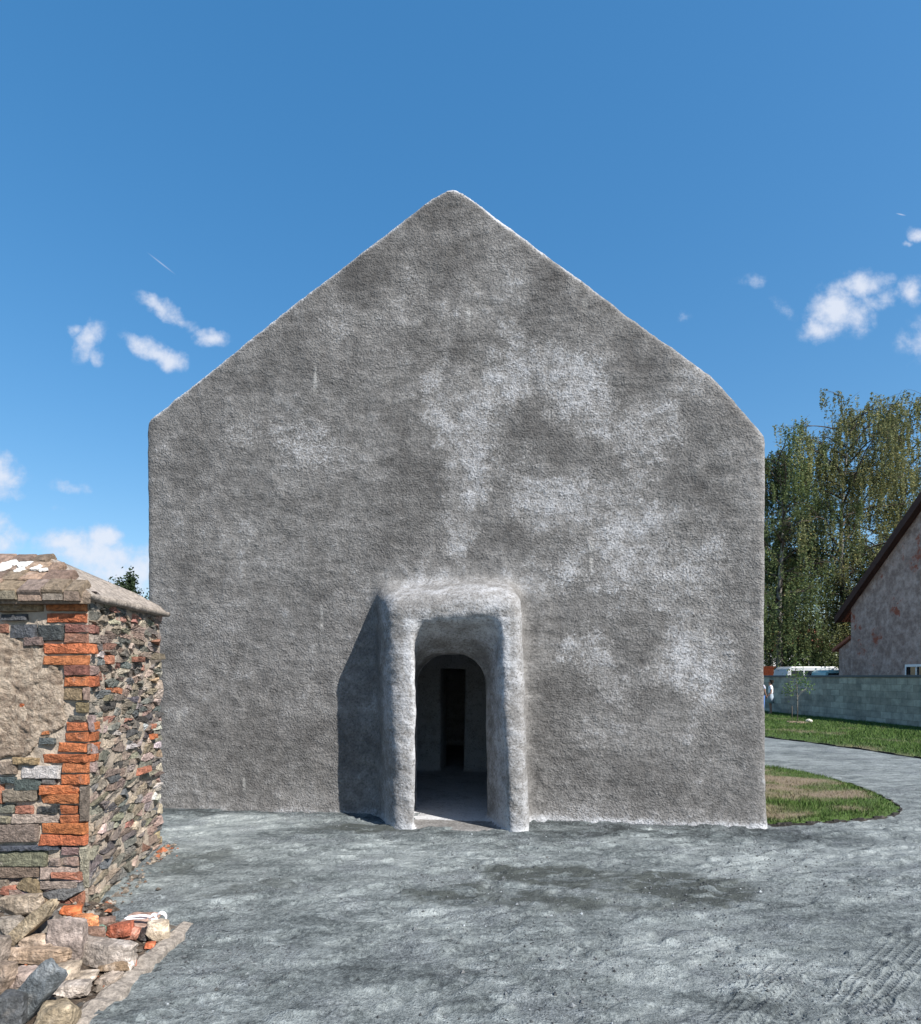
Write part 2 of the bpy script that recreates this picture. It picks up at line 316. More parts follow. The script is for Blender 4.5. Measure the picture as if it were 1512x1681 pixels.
M['vanpaint'] = plain('white_van_paint', (.46, .48, .50), .3, .05, 1, .0)
M['teal'] = plain('pale_teal_paint', (.30, .52, .54), .35, .08, 1, .0)
M['rubber'] = plain('black_rubber', (.02, .02, .02), .8, .2, 5)
M['orange'] = plain('orange_red_paint', (.62, .13, .045), .6, .2, 3)
M['kerb'] = stone_mat('sandy_concrete', .008, 30)
M['soil'] = stone_mat('brown_soil', .02, 40, contrast=.7)
M['cloth'] = plain('white_cloth', (.78, .78, .82), .9, .06, 12, .004)
def cm(name, col, r=.85): return plain(name, col, r, .12, 20, .002)

# ------------------------------------------------------------------ the grey house (facade frame: u right, v into the house)
SL = -0.1436; Y0 = 7.786
Ud = Vector((1, SL, 0)).normalized(); Vd = Vector((-SL, 1, 0)).normalized(); O0 = Vector((0, Y0, 0))
def uz(px, py, v=0.0):                                  # photo pixel -> (u, z) on the plane parallel to the facade at depth v
    a = (px-CX)/F; d = Vector((a, 1, (CY-py)/F)); q = O0+Vd*v
    s = q.dot(Vd)/d.dot(Vd); p = Vector((0, 0, H))+d*s; return (p-O0).dot(Ud), p.z
def surface_nets(xs, ys, zs, D):
    S = D < 0
    def cnr(a, i, j, k): return a[i:a.shape[0]-1+i, j:a.shape[1]-1+j, k:a.shape[2]-1+k]
    anyS = np.zeros(tuple(n-1 for n in D.shape), bool); allS = np.ones_like(anyS)
    for i in (0, 1):
        for j in (0, 1):
            for k in (0, 1): c = cnr(S, i, j, k); anyS |= c; allS &= c
    act = anyS & ~allS; I, J, K = np.nonzero(act); n = len(I); idx = np.full(act.shape, -1, np.int32); idx[I, J, K] = np.arange(n)
    acc = np.zeros((n, 3)); cnt = np.zeros(n); ax = (xs, ys, zs)
    for (a, b) in [((0,0,0),(1,0,0)),((0,1,0),(1,1,0)),((0,0,1),(1,0,1)),((0,1,1),(1,1,1)),((0,0,0),(0,1,0)),((1,0,0),(1,1,0)),((0,0,1),(0,1,1)),((1,0,1),(1,1,1)),((0,0,0),(0,0,1)),((1,0,0),(1,0,1)),((0,1,0),(0,1,1)),((1,1,0),(1,1,1))]:
        da = D[I+a[0], J+a[1], K+a[2]]; db = D[I+b[0], J+b[1], K+b[2]]; cr = (da < 0) != (db < 0); t_ = np.where(cr, da/(da-db+1e-12), 0)
        pa_ = np.stack([ax[q][(I, J, K)[q]+a[q]] for q in range(3)], 1); pb_ = np.stack([ax[q][(I, J, K)[q]+b[q]] for q in range(3)], 1)
        acc += np.where(cr[:, None], pa_+(pb_-pa_)*t_[:, None], 0); cnt += cr
    V = acc/cnt[:, None]; Q = []
    for axis in range(3):
        sl0 = [slice(1, -1)]*3; sl1 = [slice(1, -1)]*3; sl0[axis] = slice(0, -1); sl1[axis] = slice(1, None)
        A = S[tuple(sl0)]; B = S[tuple(sl1)]; x = A != B; e = np.nonzero(x); off = [1, 1, 1]; off[axis] = 0
        e = [e[q]+off[q] for q in range(3)]; fl = S[e[0], e[1], e[2]]
        b_, c_ = [(1, 2), (2, 0), (0, 1)][axis]
        def cell(db, dc):
            q = [e[0].copy(), e[1].copy(), e[2].copy()]; q[b_] -= db; q[c_] -= dc; return idx[q[0], q[1], q[2]]
        q = np.stack([cell(1, 1), cell(0, 1), cell(0, 0), cell(1, 0)], 1)
        q[~fl] = q[~fl][:, ::-1]; Q.append(q)
    return V, np.concatenate(Q)
def smax(a, b, k): h = np.clip(0.5-0.5*(a-b)/k, 0, 1); return a*(1-h)+b*h+k*h*(1-h)
def smin(a, b, k): return -smax(-a, -b, k)
def rbox(x, z, x0, x1, z0, z1, r):
    qx = np.abs(x-(x0+x1)/2)-(x1-x0)/2+r; qz = np.abs(z-(z0+z1)/2)-(z1-z0)/2+r
    return np.sqrt(np.maximum(qx, 0)**2+np.maximum(qz, 0)**2)+np.minimum(np.maximum(qx, qz), 0)-r
def grey_house():
    uL, zL = uz(240, 690); uR, zR = uz(1257, 712); uA, zA = uz(739, 297); uRb, _ = uz(1261, 1358)
    D1 = 9.5
    xs = np.arange(uL-.35, uR+.4, .034); zs = np.arange(-.5, zA+.3, .034)
    ys = np.concatenate([np.arange(-1.15, .35, .03), np.arange(.35, 4.0, .07), np.arange(4.0, D1+.6, .17)])
    X, Yv, Z = np.meshgrid(xs, ys, zs, indexing='ij'); X = X.astype(np.float32); Yv = Yv.astype(np.float32); Z = Z.astype(np.float32)
    # walls lean a hair; gable
    d = smax(uL-X, X-(uR+(uRb-uR)*np.clip((zR-Z)/zR, 0, 1)), .05)
    def slope(x0, z0, x1, z1): nx, nz = -(z1-z0), (x1-x0); l = math.hypot(nx, nz); return ((X-x0)*nx+(Z-z0)*nz)/l
    d = smax(d, slope(uL, zL, uA, zA), .07); uM, zM = uz(1172, 616); d = smax(d, slope(uA+.02, zA, uM, zM), .07); d = smax(d, slope(uM, zM, uR, zR-.02), .03)
    d = smax(d, slope(uL, zL, uA, zA)*.5+slope(uA, zA, uR, zR)*.5, .18)
    bulge = .03*np.sin(X*.9+.6)*np.sin(Z*.7+.3)+.045*np.exp(-np.maximum(Z, 0)/.22)
    d = smax(d, -(Yv+bulge), .085); d = smax(d, Yv-D1, .08); d = smax(d, -.5-Z+.12, .02)
    # porch
    vf = -.68; w = np.clip(Yv/vf, 0, 1)
    (ol0, _), (or0, _), (_, ot0) = uz(620, 1200, 0), uz(858, 1200, 0), uz(750, 956, 0)
    (ol1, _), (or1, _), (_, ot1) = uz(641, 1200, vf), uz(864, 1200, vf), uz(750, 981, vf)
    lean = (Z-1.3)*.035
    a0 = ol0+(ol1-ol0)*w+.02*np.sin(Z*1.7+.5); a1 = or0+(or1-or0)*w-lean*.9; at = ot0+(ot1-ot0)*w-.05*np.clip((X-.35), 0, 1)+.03*np.sin(X*3+1)
    p = rbox(X, Z, a0, a1, -1.0, at, .17); p = smax(p, vf-Yv-.03*np.sin(Z*2.1), .17); p = smax(p, Yv-.4, .05)
    d = smin(d, p, .14)
    # passage
    (il1, _), (ir1, _), (_, it1) = uz(681, 1200, vf), uz(828, 1200, vf), uz(750, 1012, vf)
    (il0, _), (ir0, _), (_, it0) = uz(678, 1200, 0), uz(799, 1200, 0), uz(750, 1071, .05)
    il0 -= .05
    b0 = il0+(il1-il0)*w; b1 = ir0+(ir1-ir0)*w-lean*1.1*w; bt = it0+(it1-it0)*w+.06*w*np.clip((X+.2), -.3, .4)
    rr = .42-.28*w; p = rbox(X, Z, b0, b1, -.004-2.0, bt, rr); p = np.maximum(p, -(Z+.0)); p = np.maximum(p, Yv-.75)
    d = smax(d, -p, .075)
    # dark rooms behind
    r1 = np.maximum(np.maximum(np.abs(X+.15)-1.5, np.abs(Yv-2.1)-1.6), np.maximum(Z-2.5, -Z)); d = np.maximum(d, -r1)
    pier = np.maximum(np.maximum(np.abs(X-.62)-.30, np.abs(Yv-3.0)-.5), -3-Z*0); d = np.minimum(d, np.maximum(pier, Z-2.6))
    (s0, _), (s1, zt) = uz(719, 1150, 3.4), uz(762, 1098, 3.7)
    sl = np.maximum(np.maximum(s0-X, X-s1-.02*(Z-1)), np.maximum(np.abs(Yv-4.2)-.9, np.maximum(Z-zt, -Z))); d = smax(d, -sl, .04)
    r2 = np.maximum(np.maximum(np.abs(X)-1.6, np.abs(Yv-6.2)-1.8), np.maximum(Z-2.5, -Z)); d = np.maximum(d, -r2)
    V, Q = surface_nets(xs, ys, zs, d.astype(np.float32)); del X, Yv, Z, d
    u, v, z = V[:, 0].copy(), V[:, 1].copy(), V[:, 2].copy()
    # normals for displacement
    me_n = np.zeros_like(V); fn = np.cross(V[Q[:, 2]]-V[Q[:, 0]], V[Q[:, 3]]-V[Q[:, 1]])
    for q in range(4): np.add.at(me_n, Q[:, q], fn)
    me_n /= (np.linalg.norm(me_n, axis=1, keepdims=True)+1e-9)
    inside = (v > .45) & (np.abs(u) < 2.0) & (z < 2.7)
    floor_ = (me_n[:, 2] > .8) & (z < .3)
    lump = (.014*(z < 20))*fbm(u*.9, v*.9, z*.9, 3, 5)+.009*fbm(u*4.2, v*4.2, z*4.2, 3, 9)+.006*fbm(u*15, v*15, z*15, 2, 11)
    porch = np.exp(-np.maximum(np.abs(u-.0)-.95, 0)**2/.05)*sstep(3.45, 3.05, z)*(v < .5)
    lump += porch*(.008*fbm(u*6, v*6, z*6, 3, 21)+.007*(1-np.abs(fbm(u*3.3, v*5, z*9, 2, 31))))
    lump = np.where(floor_, lump*.12, lump); V = V+me_n*lump[:, None]
    # light painted on edges and indoors; own-colour patches in photo positions
    pat = np.full(len(V), .36)
    wu = u+.30*fbm(u*1.9, v, z*1.9, 5, 41, .62); wz = z+.30*fbm(u*1.9+9, v, z*1.9, 5, 47, .62)
    pale = np.zeros(len(V))
    for (px, py, rx, ry, s_) in [(835,545,20,40,.7),(855,610,95,45,1),(930,600,60,35,.9),(735,655,45,60,.9),(780,640,50,50,.8),(960,660,35,65,.9),(900,650,50,40,.7),(775,720,40,60,.8),(765,790,42,60,.95),(755,860,38,45,.85),(850,740,40,40,.6),(900,800,70,40,.8),(950,830,80,50,1),(1050,715,50,40,.95),(1030,780,60,50,.75),(1010,860,70,50,1),(1090,880,75,45,.9),
        (1000,925,85,35,.85),(1110,940,70,50,.9),(1130,1010,50,60,.95),(1110,1080,70,50,.95),(1150,1120,30,40,.7),(1070,1000,50,30,.6),(990,1080,32,42,.8),(1020,1130,28,22,.8),(940,1060,30,20,.6),(920,950,30,24,.6),(425,710,60,30,.5),(500,720,50,34,.55),(525,760,30,26,.45),(685,450,18,40,.5),(545,545,34,24,.42),(640,585,40,26,.4),(1150,900,30,60,.6)]:
        cu, cz = uz(px, py); e = np.sqrt(((wu-cu)/(rx*.0079))**2+((wz-cz)/(ry*.0079))**2); pale = np.maximum(pale, s_*np.clip(1.55-e*.85, 0, 1))
    for (px, py, rx, ry, s_) in [(862,692,24,28,.5),(962,748,36,34,.9),(905,770,24,20,.5),(1045,1050,26,44,.8),(820,820,20,40,.3),(1090,800,30,24,.5),(690,700,20,50,.5)]:
        cu, cz = uz(px, py); e = np.sqrt(((wu-cu)/(rx*.0079))**2+((wz-cz)/(ry*.0079))**2); pale = pale-s_*np.clip(1.4-e*.9, 0, 1)
    pale = np.clip(pale, 0, 1)*(v < .2)
    for (px, py, rx, ry, s_) in [(620,840,70,50,.06),(640,510,60,40,.08),(1150,640,40,26,.08),(430,900,120,60,.05),(420,1100,150,50,.05),(1000,1190,70,30,.10),(1130,1190,60,20,.08),(800,450,50,40,.05),(540,760,60,60,.06),(1240,800,14,200,.08),
        (610,430,34,50,-.20),(590,480,26,44,-.16),(740,345,46,32,-.16),(906,470,26,40,-.24),(958,512,20,22,-.18),(690,570,26,80,-.12),(760,580,22,50,-.18),(610,705,90,22,-.10),(690,810,66,70,-.13),(860,695,30,36,-.16),(965,745,44,36,-.14),
        (1050,600,44,22,-.16),(1120,840,26,60,-.14),(440,600,80,40,-.07),(1045,1050,30,46,-.12),(640,880,70,40,-.08),(930,1140,50,50,-.10),(750,430,40,30,-.14),(1150,740,50,60,-.08),(540,900,30,120,-.06),(1060,1270,120,50,-.07),(470,1250,160,50,-.05),(850,900,60,28,-.08),(960,560,60,26,-.08),(1170,900,40,90,-.08),(900,1250,50,80,-.05),(330,800,50,90,-.04)]:
        cu, cz = uz(px, py); e = ((wu-cu)/(rx*.0079))**2+((wz-cz)/(ry*.0079))**2; pat += 1.05*s_*np.clip(1-e*.45, 0, 1)*(v < .2)
    rim = np.exp(-np.maximum(z-.02-.03*fbm(u*3, v, z*0, 3, 51), 0)/.05)*.42*(v < .2)*sstep(-4.0, .9, u)+np.exp(-np.maximum(z, 0)/.16)*.10*(v < .2)
    pat += rim*(z < .6)
    pf = porch*sstep(-.12, -.45, v); pat += .26*pf+.18*porch*(v < .5)*(z < 2.5)*(np.abs(u-.05) < .62)*(v > -.66); pat += .16*np.exp(-((z-3.0)/.14)**2)*porch*(v < .1)  # passage lining painted paler to stand in for bounced light
    cu0, _ = uz(1257, 900); pat += .08*np.exp(-((u-cu0)/.10)**2)*(v < .2); pat += (.36*sstep(2.5, 0, u)+.16)*sstep(.12, .4, me_n[:, 2])*(z > 3.9)*(np.abs(v) < .35)  # sunlit rims painted paler along the right corner and roof verges
    pat = np.where(inside, 1.0, pat); pat = np.where(floor_, np.where(v > -.2, 1.0, .5), pat)  # rooms and inner floor painted paler in place of indoor light
    stk = np.zeros(len(V))
    for (px, py, ry) in [(518, 622, 22), (527, 1022, 26), (972, 915, 30), (768, 518, 26), (295, 1178, 12), (1160, 1040, 14), (960, 500, 10), (400, 1288, 10)]:
        cu, cz = uz(px, py); stk = np.maximum(stk, np.clip(1.6-np.abs(u-cu)/.018, 0, 1)*np.clip(1.4-np.abs(z-cz)/(ry*.008), 0, 1)*.55*(v < .2))
    grain = np.where(floor_, .2, 1.0-.60*porch)*(.75+.5*(fbm(u*1.3, v, z*1.3, 3, 61)+.5)); grain = np.where(inside, .35, grain)
    W = np.outer(V[:, 0], Ud)+np.outer(V[:, 1], Vd)+np.array(O0)[None, :]; W[:, 2] = V[:, 2]
    root = empty('concrete_house', O0); tag(root, 'windowless grey sprayed concrete house with steep gable and moulded porch round its dark doorway', 'house')
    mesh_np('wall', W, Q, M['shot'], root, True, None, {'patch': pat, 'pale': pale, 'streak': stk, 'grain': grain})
    return root
grey_house()

# ------------------------------------------------------------------ ground
def axis(lo, a, b, hi, s, g=1.12):
    m = list(np.arange(a, b, s)); st = s; x = a; L_ = []
    while x > lo: st *= g; x -= st; L_.append(x)
    st = s; x = m[-1]; R_ = []
    while x < hi: st *= g; x += st; R_.append(x)
    return np.array(L_[::-1]+m+R_)
def ground_z(x, y):
    near = sstep(14, 7, y)*sstep(-8, -4, x)*sstep(12, 7, x)
    a, b = x*.9+y*.35, y*1.25-x*.45
    z = .020*fbm(a*1.1, b*1.1, 0, 3, 3)
    r = fbm(a*3.6+.4*fbm(x*2, y*2, 0, 2, 5), b*6.0, 0, 3, 8); z = z+.024*sstep(-.05, .22, r)+.006*fbm(x*14, y*14, 0, 2, 13)+.0035*fbm(x*33, y*33, 0, 2, 15)
    return z*(.25+.75*near)-.012
def ground():
    xs = axis(-900, -3.2, 5.6, 900, .021); ys = axis(-300, 2.7, 8.6, 1500, .019)
    X, Y = np.meshgrid(xs, ys, indexing='ij'); x, y = X.ravel(), Y.ravel(); z = ground_z(x, y)
    # keep below house floor
    u = x*Ud.x+(y-Y0)*Ud.y; v = x*Vd.x+(y-Y0)*Vd.y
    z = z-.10*sstep(.12, .3, v)*(v < 9.4)*(u > -4)*(u < 3.5)-.06*sstep(-.60, -.5, v)*(u > -.55)*(u < .7)
    n, m_ = X.shape; i = np.arange(n*m_).reshape(n, m_); Q = np.stack([i[:-1, :-1], i[1:, :-1], i[1:, 1:], i[:-1, 1:]], -1).reshape(-1, 4)
    pxx = CX+x/np.maximum(y, .5)*F; pyy = CY+H/np.maximum(y, .5)*F; front = y > 1
    wet = np.zeros(len(x)); dust_tone = np.zeros(len(x)); wx = x+.42*fbm(x*2.4, y*3, 0, 5, 71, .62); wy = y+.42*fbm(x*2.4+5, y*3, 0, 5, 73, .62)
    for (a, b, rx, ry, s_) in [(900,1435,130,16,.9),(1110,1455,110,22,1.0),(760,1470,70,14,.7),(900,1480,110,16,.7),(1060,1490,80,12,.5),(330,1412,60,12,.45),(600,1360,90,8,.8),(420,1450,60,10,.5)]:
        c_ = G(a, b); e = ((wx-c_.x)/(rx/F*c_.y))**2+((wy-c_.y)/(ry*c_.y*c_.y/(F*H)))**2; wet = np.maximum(wet, s_*np.clip(1.3-e*.8, 0, 1)*front)
    for (a, b, rx, ry, s_) in [(360,1360,80,22,.16),(620,1400,90,14,.08),(700,1500,90,20,.08),(300,1440,60,10,.10),(1250,1400,150,20,.08),(1150,1570,160,30,.10),(1300,1620,120,30,.08),(1000,1570,100,30,.08),(760,1530,60,14,.06),(630,1600,80,22,-.13),(800,1370,400,8,-.10),(520,1520,80,20,-.06),(450,1640,110,30,-.07),(740,1640,60,30,-.10),(1150,1620,60,20,-.10),(1000,1365,150,7,-.12),(1290,1375,140,14,-.08)]:
        c_ = G(a, b); e = ((wx-c_.x)/(rx/F*c_.y))**2+((wy-c_.y)/(ry*c_.y*c_.y/(F*H)))**2; dust_tone += s_*np.clip(1.2-e*.7, 0, 1)*front
    dust_tone += -.16*np.exp(-np.maximum(np.abs(v+.12)-.06, 0)/.10)*(u > -4.2)*(u < 4)  # darker strip of ground along the foot of the house
    ob = mesh_np('ground', np.stack([x, y, z], 1), Q, M['gravel'], None, True, None, {'wet': wet, 'dust_tone': dust_tone}); tag(ob, kind='structure')
    return ob
ground()
# loose grit lying on the gravel
def grit():
    n = 26000; x = rng.uniform(-2.2, 5.5, n); y = 2.9+(rng.random(n)**1.4)*5.2
    u = x*Ud.x+(y-Y0)*Ud.y; v = x*Vd.x+(y-Y0)*Vd.y
    dn = fbm(x*1.3, y*1.3, 0, 3, 91)+.5*np.exp(-np.abs(v+.15)/.15); keep = (dn > rng.uniform(-.35, .75, n)) & (v < -.06) & ~((np.abs(u) < .9) & (v > -.85)) & (x < 3.3+(y-7)*-.5) & (x > -1.9)
    x, y = x[keep], y[keep]; n = len(x); r = rng.gamma(2.2, .0017, n)+.0022
    big = rng.random(n) < .006; r[big] *= 2.2
    z = ground_z(x, y)+r*.25
    base = np.array([(1, 0, 0), (-1, 0, 0), (0, 1, 0), (0, -1, 0), (0, 0, .8), (0, 0, -.8)]); F_ = np.array([(0,2,4),(2,1,4),(1,3,4),(3,0,4),(2,0,5),(1,2,5),(3,1,5),(0,3,5)])
    V = base[None]*(r[:, None]*rng.uniform(.6, 1.4, (n, 6)))[:, :, None]; a = rng.uniform(0, 6.28, n); ca, sa = np.cos(a)[:, None], np.sin(a)[:, None]
    V = np.stack([V[..., 0]*ca-V[..., 1]*sa, V[..., 0]*sa+V[..., 1]*ca, V[..., 2]], -1)+np.stack([x, y, z], 1)[:, None]
    g = np.where(rng.random(n) < .05, rng.uniform(.25, .36, n), rng.uniform(.045, .19, n)); col = np.repeat(np.stack([g*.93, g, g*1.05], 1), 6, 0)
    ob = mesh_np('loose_gravel', V.reshape(-1, 3), (F_[None]+np.arange(n)[:, None, None]*6).reshape(-1, 3), M['rubble'], None, False, col, k=3)
    tag(ob, 'scattered loose grit on the grey gravel yard', 'gravel', kind='stuff')
grit()

# ------------------------------------------------------------------ lawns
def catmull(pts, n):
    pts = [np.array(p, float) for p in pts]; out = []; q = [2*pts[0]-pts[1]]+pts+[2*pts[-1]-pts[-2]]
    for i in range(1, len(q)-2):
        for t_ in np.linspace(0, 1, n, endpoint=False):
            a, b, c_, d = q[i-1:i+3]; out.append(.5*((2*b)+(-a+c_)*t_+(2*a-5*b+4*c_-d)*t_**2+(-a+3*b-3*c_+d)*t_**3))
    out.append(pts[-1]); return np.array(out)
def resample(c, n):
    s = np.r_[0, np.cumsum(np.linalg.norm(np.diff(c, axis=0), axis=1))]; t_ = np.linspace(0, s[-1], n); return np.stack([np.interp(t_, s, c[:, 0]), np.interp(t_, s, c[:, 1])], 1)
def lawn(name, outer, inner, n, m_, hgt, dryf, edge=True):
    A = resample(outer, n); A = A+.035*np.stack([fbm(A[:, 0]*2.5, A[:, 1]*2.5, 0, 3, 7), fbm(A[:, 0]*2.5, A[:, 1]*2.5, 4, 3, 8)], 1); B = resample(inner, n); w = np.linspace(0, 1, m_)
    P_ = A[:, None]*(1-w)[None, :, None]+B[:, None]*w[None, :, None]; x, y = P_[..., 0].ravel(), P_[..., 1].ravel(); ww = np.tile(w, n)
    z = hgt*sstep(0, .10, ww)+.02*fbm(x*1.5, y*1.5, 0, 3, 101)*sstep(0, .1, ww)+.012
    i = np.arange(n*m_).reshape(n, m_); Q = np.stack([i[:-1, :-1], i[:-1, 1:], i[1:, 1:], i[1:, :-1]], -1).reshape(-1, 4)
    dry = dryf(x, y, ww); ob = mesh_np(name, np.stack([x, y, z], 1), Q, M['lawn'], None, True, None, {'dry': dry}); tag(ob, kind='structure')
    if edge:
        mb = MB(); 
        for k_ in range(n-1):
            a, b = Vector((*A[k_], 0)), Vector((*A[k_+1], 0)); d = (b-a).normalized(); nn = Vector((d.y, -d.x, 0))
            vs = [a-nn*.012, a+nn*.012, b+nn*.012, b-nn*.012]; jz = .022+.012*math.sin(k_*1.7)
            mb.add([p+Vector((0, 0, -.05)) for p in vs]+[p+Vector((0, 0, jz)) for p in vs], [(4,5,6,7),(0,1,5,4),(2,3,7,6),(1,2,6,5),(3,0,4,7)], (.03, .027, .025))
        tag(mb.build(name.replace('lawn', 'lawn_edging'), M['stone']), kind='structure')
    return A, B
def grass(name, A, B, count, h0, h1, dryf, wid, seed, label):
    r = np.random.default_rng(seed); n = len(A); s = r.random(count)*(n-1.001); w = r.random(count)*.985+.008; i = s.astype(int); f_ = (s-i)[:, None]
    a = A[i]*(1-f_)+A[i+1]*f_; b = B[i]*(1-f_)+B[i+1]*f_; p = a*(1-w)[:, None]+b*w[:, None]; x, y = p[:, 0], p[:, 1]
    dry = dryf(x, y, w); keep = r.random(count) > dry*.72; x, y, dry, w = x[keep], y[keep], dry[keep], w[keep]; c = len(x)
    z = .05*sstep(0, .10, w)+.01; h = r.uniform(h0, h1, c)*(1-.35*dry)*(.7+.6*sstep(-.4, .5, fbm(x*3, y*3, 0, 2, seed))); ang = r.uniform(0, 6.28, c); le = r.normal(0, .5, (c, 2))*h[:, None]
    dx, dy = np.cos(ang)*wid*r.uniform(.6, 1.4, c), np.sin(ang)*wid
    p0 = np.stack([x-dx, y-dy, z-.01], 1); p1 = np.stack([x+dx, y+dy, z-.01], 1); p2 = np.stack([x+le[:, 0], y+le[:, 1], z+h], 1)
    V = np.stack([p0, p1, p2], 1).reshape(-1, 3); k_ = r.random(c)[:, None]; gcol = np.array([.030, .075, .012])*(1-k_)+np.array([.085, .15, .028])*k_; dcol = np.array([.13, .105, .055])*(1-k_)+np.array([.27, .23, .15])*k_
    tt = np.clip(dry*1.1+r.normal(0, .15, c), 0, 1)[:, None]; col = np.repeat(gcol*(1-tt)+dcol*tt, 3, 0)
    ob = mesh_np(name, V, np.arange(c*3).reshape(-1, 3), M['grass'], None, False, col, k=3); tag(ob, label, 'grass', kind='stuff')
gp = lambda x, y: tuple(G(x, y))[:2]
isl = catmull([(4.7, 15.5), (5.4, 13.4), gp(1258, 1262), gp(1330, 1272), gp(1400, 1290), gp(1450, 1310), gp(1472, 1322), gp(1479, 1331), gp(1455, 1341), gp(1400, 1348), gp(1330, 1353), (3.55, 7.33)], 12)
c1 = O0+Ud*3.60; inn = np.array([tuple((c1+Vd*8.2))[:2], tuple((c1+Vd*3))[:2], tuple(c1+Vd*0.02)[:2]])
dry1 = lambda x, y, w: np.clip(sstep(-.25, .35, fbm(x*1.3, y*2.2, 0, 4, 111)+.25-.9*np.exp(-w/.18)), 0, 1)*.95
A, B = lawn('lawn', isl, inn, 110, 26, .05, dry1); grass('grass', A, B, 42000, .025, .065, dry1, .005, 1, 'patchy half dry grass on the round ended lawn beside the grey house')
pe = catmull([(6.5, 30), (8.1, 22.5), gp(1258, 1210), gp(1330, 1219), gp(1420, 1231), gp(1512, 1245), (10.9, 10.5), (12.2, 6), (14, 1)], 12)
w0 = G(1258, 1170); w1 = G(1512, 1197); wd = (w1-w0).normalized()
wl = np.array([tuple(w0-wd*9)[:2], tuple(w1+wd*20)[:2]])
dry2 = lambda x, y, w: np.clip(sstep(.15, .6, fbm(x*.9, y*.9, 0, 4, 121)+.25*np.exp(-w/.2)), 0, 1)*.6
A, B = lawn('lawn', pe, wl, 120, 34, .05, dry2); grass('grass', A, B, 110000, .04, .09, dry2, .009, 2, 'mown green grass between the curving gravel path and the concrete block wall')

# ------------------------------------------------------------------ concrete block wall
def block_wall():
    a = w0-wd*8; L_ = (w1+wd*14-a).length; rz = math.atan2(wd.y, wd.x); r = empty('block_wall', a, rz)
    tag(r, 'long low concrete block wall with a dark coping behind the lawn', 'wall')
    m = MB(); m.box((0, 0, -.1), (L_, .2, 1.76)); o = m.build('blocks', M['block']); o.parent = r
    m = MB(); m.box((-.02, -.035, 1.76), (L_+.02, .235, 1.84)); o = m.build('coping', M['coping'], None, False, .006); o.parent = r
block_wall()

# ------------------------------------------------------------------ masonry helpers
def clip(poly, px, py, nx, ny):
    out = []
    for i in range(len(poly)):
        a, b = poly[i], poly[(i+1) % len(poly)]; da = (a[0]-px)*nx+(a[1]-py)*ny; db = (b[0]-px)*nx+(b[1]-py)*ny
        if da <= 0: out.append(a)
        if (da < 0) != (db < 0) and da != db: t_ = da/(da-db); out.append((a[0]+(b[0]-a[0])*t_, a[1]+(b[1]-a[1])*t_))
    return out
def voronoi(w, h, n, asp, rs, rects=()):
    pts = []
    tries = 0; rmin = math.sqrt(w*h*asp/n)*.62
    while len(pts) < n and tries < 20000:
        tries += 1; p = (rs.random()*w, rs.random()*h*asp)
        if all((p[0]-q[0])**2+(p[1]-q[1])**2 > (rmin*rs.uniform(.6, 1.15))**2 for q in pts): pts.append(p)
    cells = []
    for i, p in enumerate(pts):
        poly = [(0, 0), (w, 0), (w, h*asp), (0, h*asp)]
        for j, q in enumerate(pts):
            if i == j or abs(p[0]-q[0]) > rmin*5 or abs(p[1]-q[1]) > rmin*5: continue
            poly = clip(poly, (p[0]+q[0])/2, (p[1]+q[1])/2, q[0]-p[0], q[1]-p[1])
            if len(poly) < 3: break
        if len(poly) >= 3: cells.append([(a, b/asp) for a, b in poly])
    return cells
def stone(mb, poly, o, S, T, Nn, depth, gap, col, rs, rough=1.0):
    cx = sum(p[0] for p in poly)/len(poly); cy = sum(p[1] for p in poly)/len(poly)
    r_ = sum(math.hypot(p[0]-cx, p[1]-cy) for p in poly)/len(poly)
    if r_ < gap*1.5: return
    k = max(0.5, 1-gap/r_); ring = []
    for i in range(len(poly)):
        a, b = poly[i], poly[(i+1) % len(poly)]; L_ = math.hypot(a[0]-b[0], a[1]-b[1]); n = max(1, int(L_/.03))
        for j in range(n): t_ = j/n; ring.append((a[0]+(b[0]-a[0])*t_, a[1]+(b[1]-a[1])*t_))
    # round the corners a little
    for _ in range(0): ring = [((ring[i-1][0]+2*ring[i][0]+ring[(i+1) % len(ring)][0])/4, (ring[i-1][1]+2*ring[i][1]+ring[(i+1) % len(ring)][1])/4) for i in range(len(ring))]
    n = len(ring); vs = []; tx, ty = rs.uniform(-.22, .22)*rough, rs.uniform(-.25, .25)*rough
    for lev, (sc, dp) in enumerate(((1.03, -.02), (1.0, .70), (.93, .97), (.55, 1.03))):
        for (x, y) in ring:
            x2 = cx+(x-cx)*k*sc+rs.uniform(-.003, .003)*rough; y2 = cy+(y-cy)*k*sc+rs.uniform(-.003, .003)*rough
            d = depth*dp+((x2-cx)*tx+(y2-cy)*ty)*(lev > 0)+rs.uniform(-.004, .004)*rough*(lev > 0)
            vs.append(o+S*x2+T*y2+Nn*d)
    vs.append(o+S*cx+T*cy+Nn*depth*1.08); f = []
    for lev in range(3):
        for i in range(n): f.append((lev*n+i, lev*n+(i+1) % n, (lev+1)*n+(i+1) % n, (lev+1)*n+i))
    for i in range(n): f.append((3*n+i, 3*n+(i+1) % n, 4*n))
    mb.add(vs, f, col)
PAL = {'O': (.36, .128, .056), 'o': (.31, .14, .09), 'R': (.20, .095, .07), 'P': (.24, .18, .155), 'Y': (.21, .155, .10), 'G': (.105, .10, .092), 'B': (.065, .075, .082), 'K': (.028, .03, .032), 'C': (.27, .23, .19), 'W': (.33, .325, .31), 'L': (.125, .12, .095), 'N': (.155, .125, .10)}
def vary(c, rs, a=.2): k = 1+rs.uniform(-a, a); return tuple(max(.01, v*k*(1+rs.uniform(-.07, .07))) for v in c)
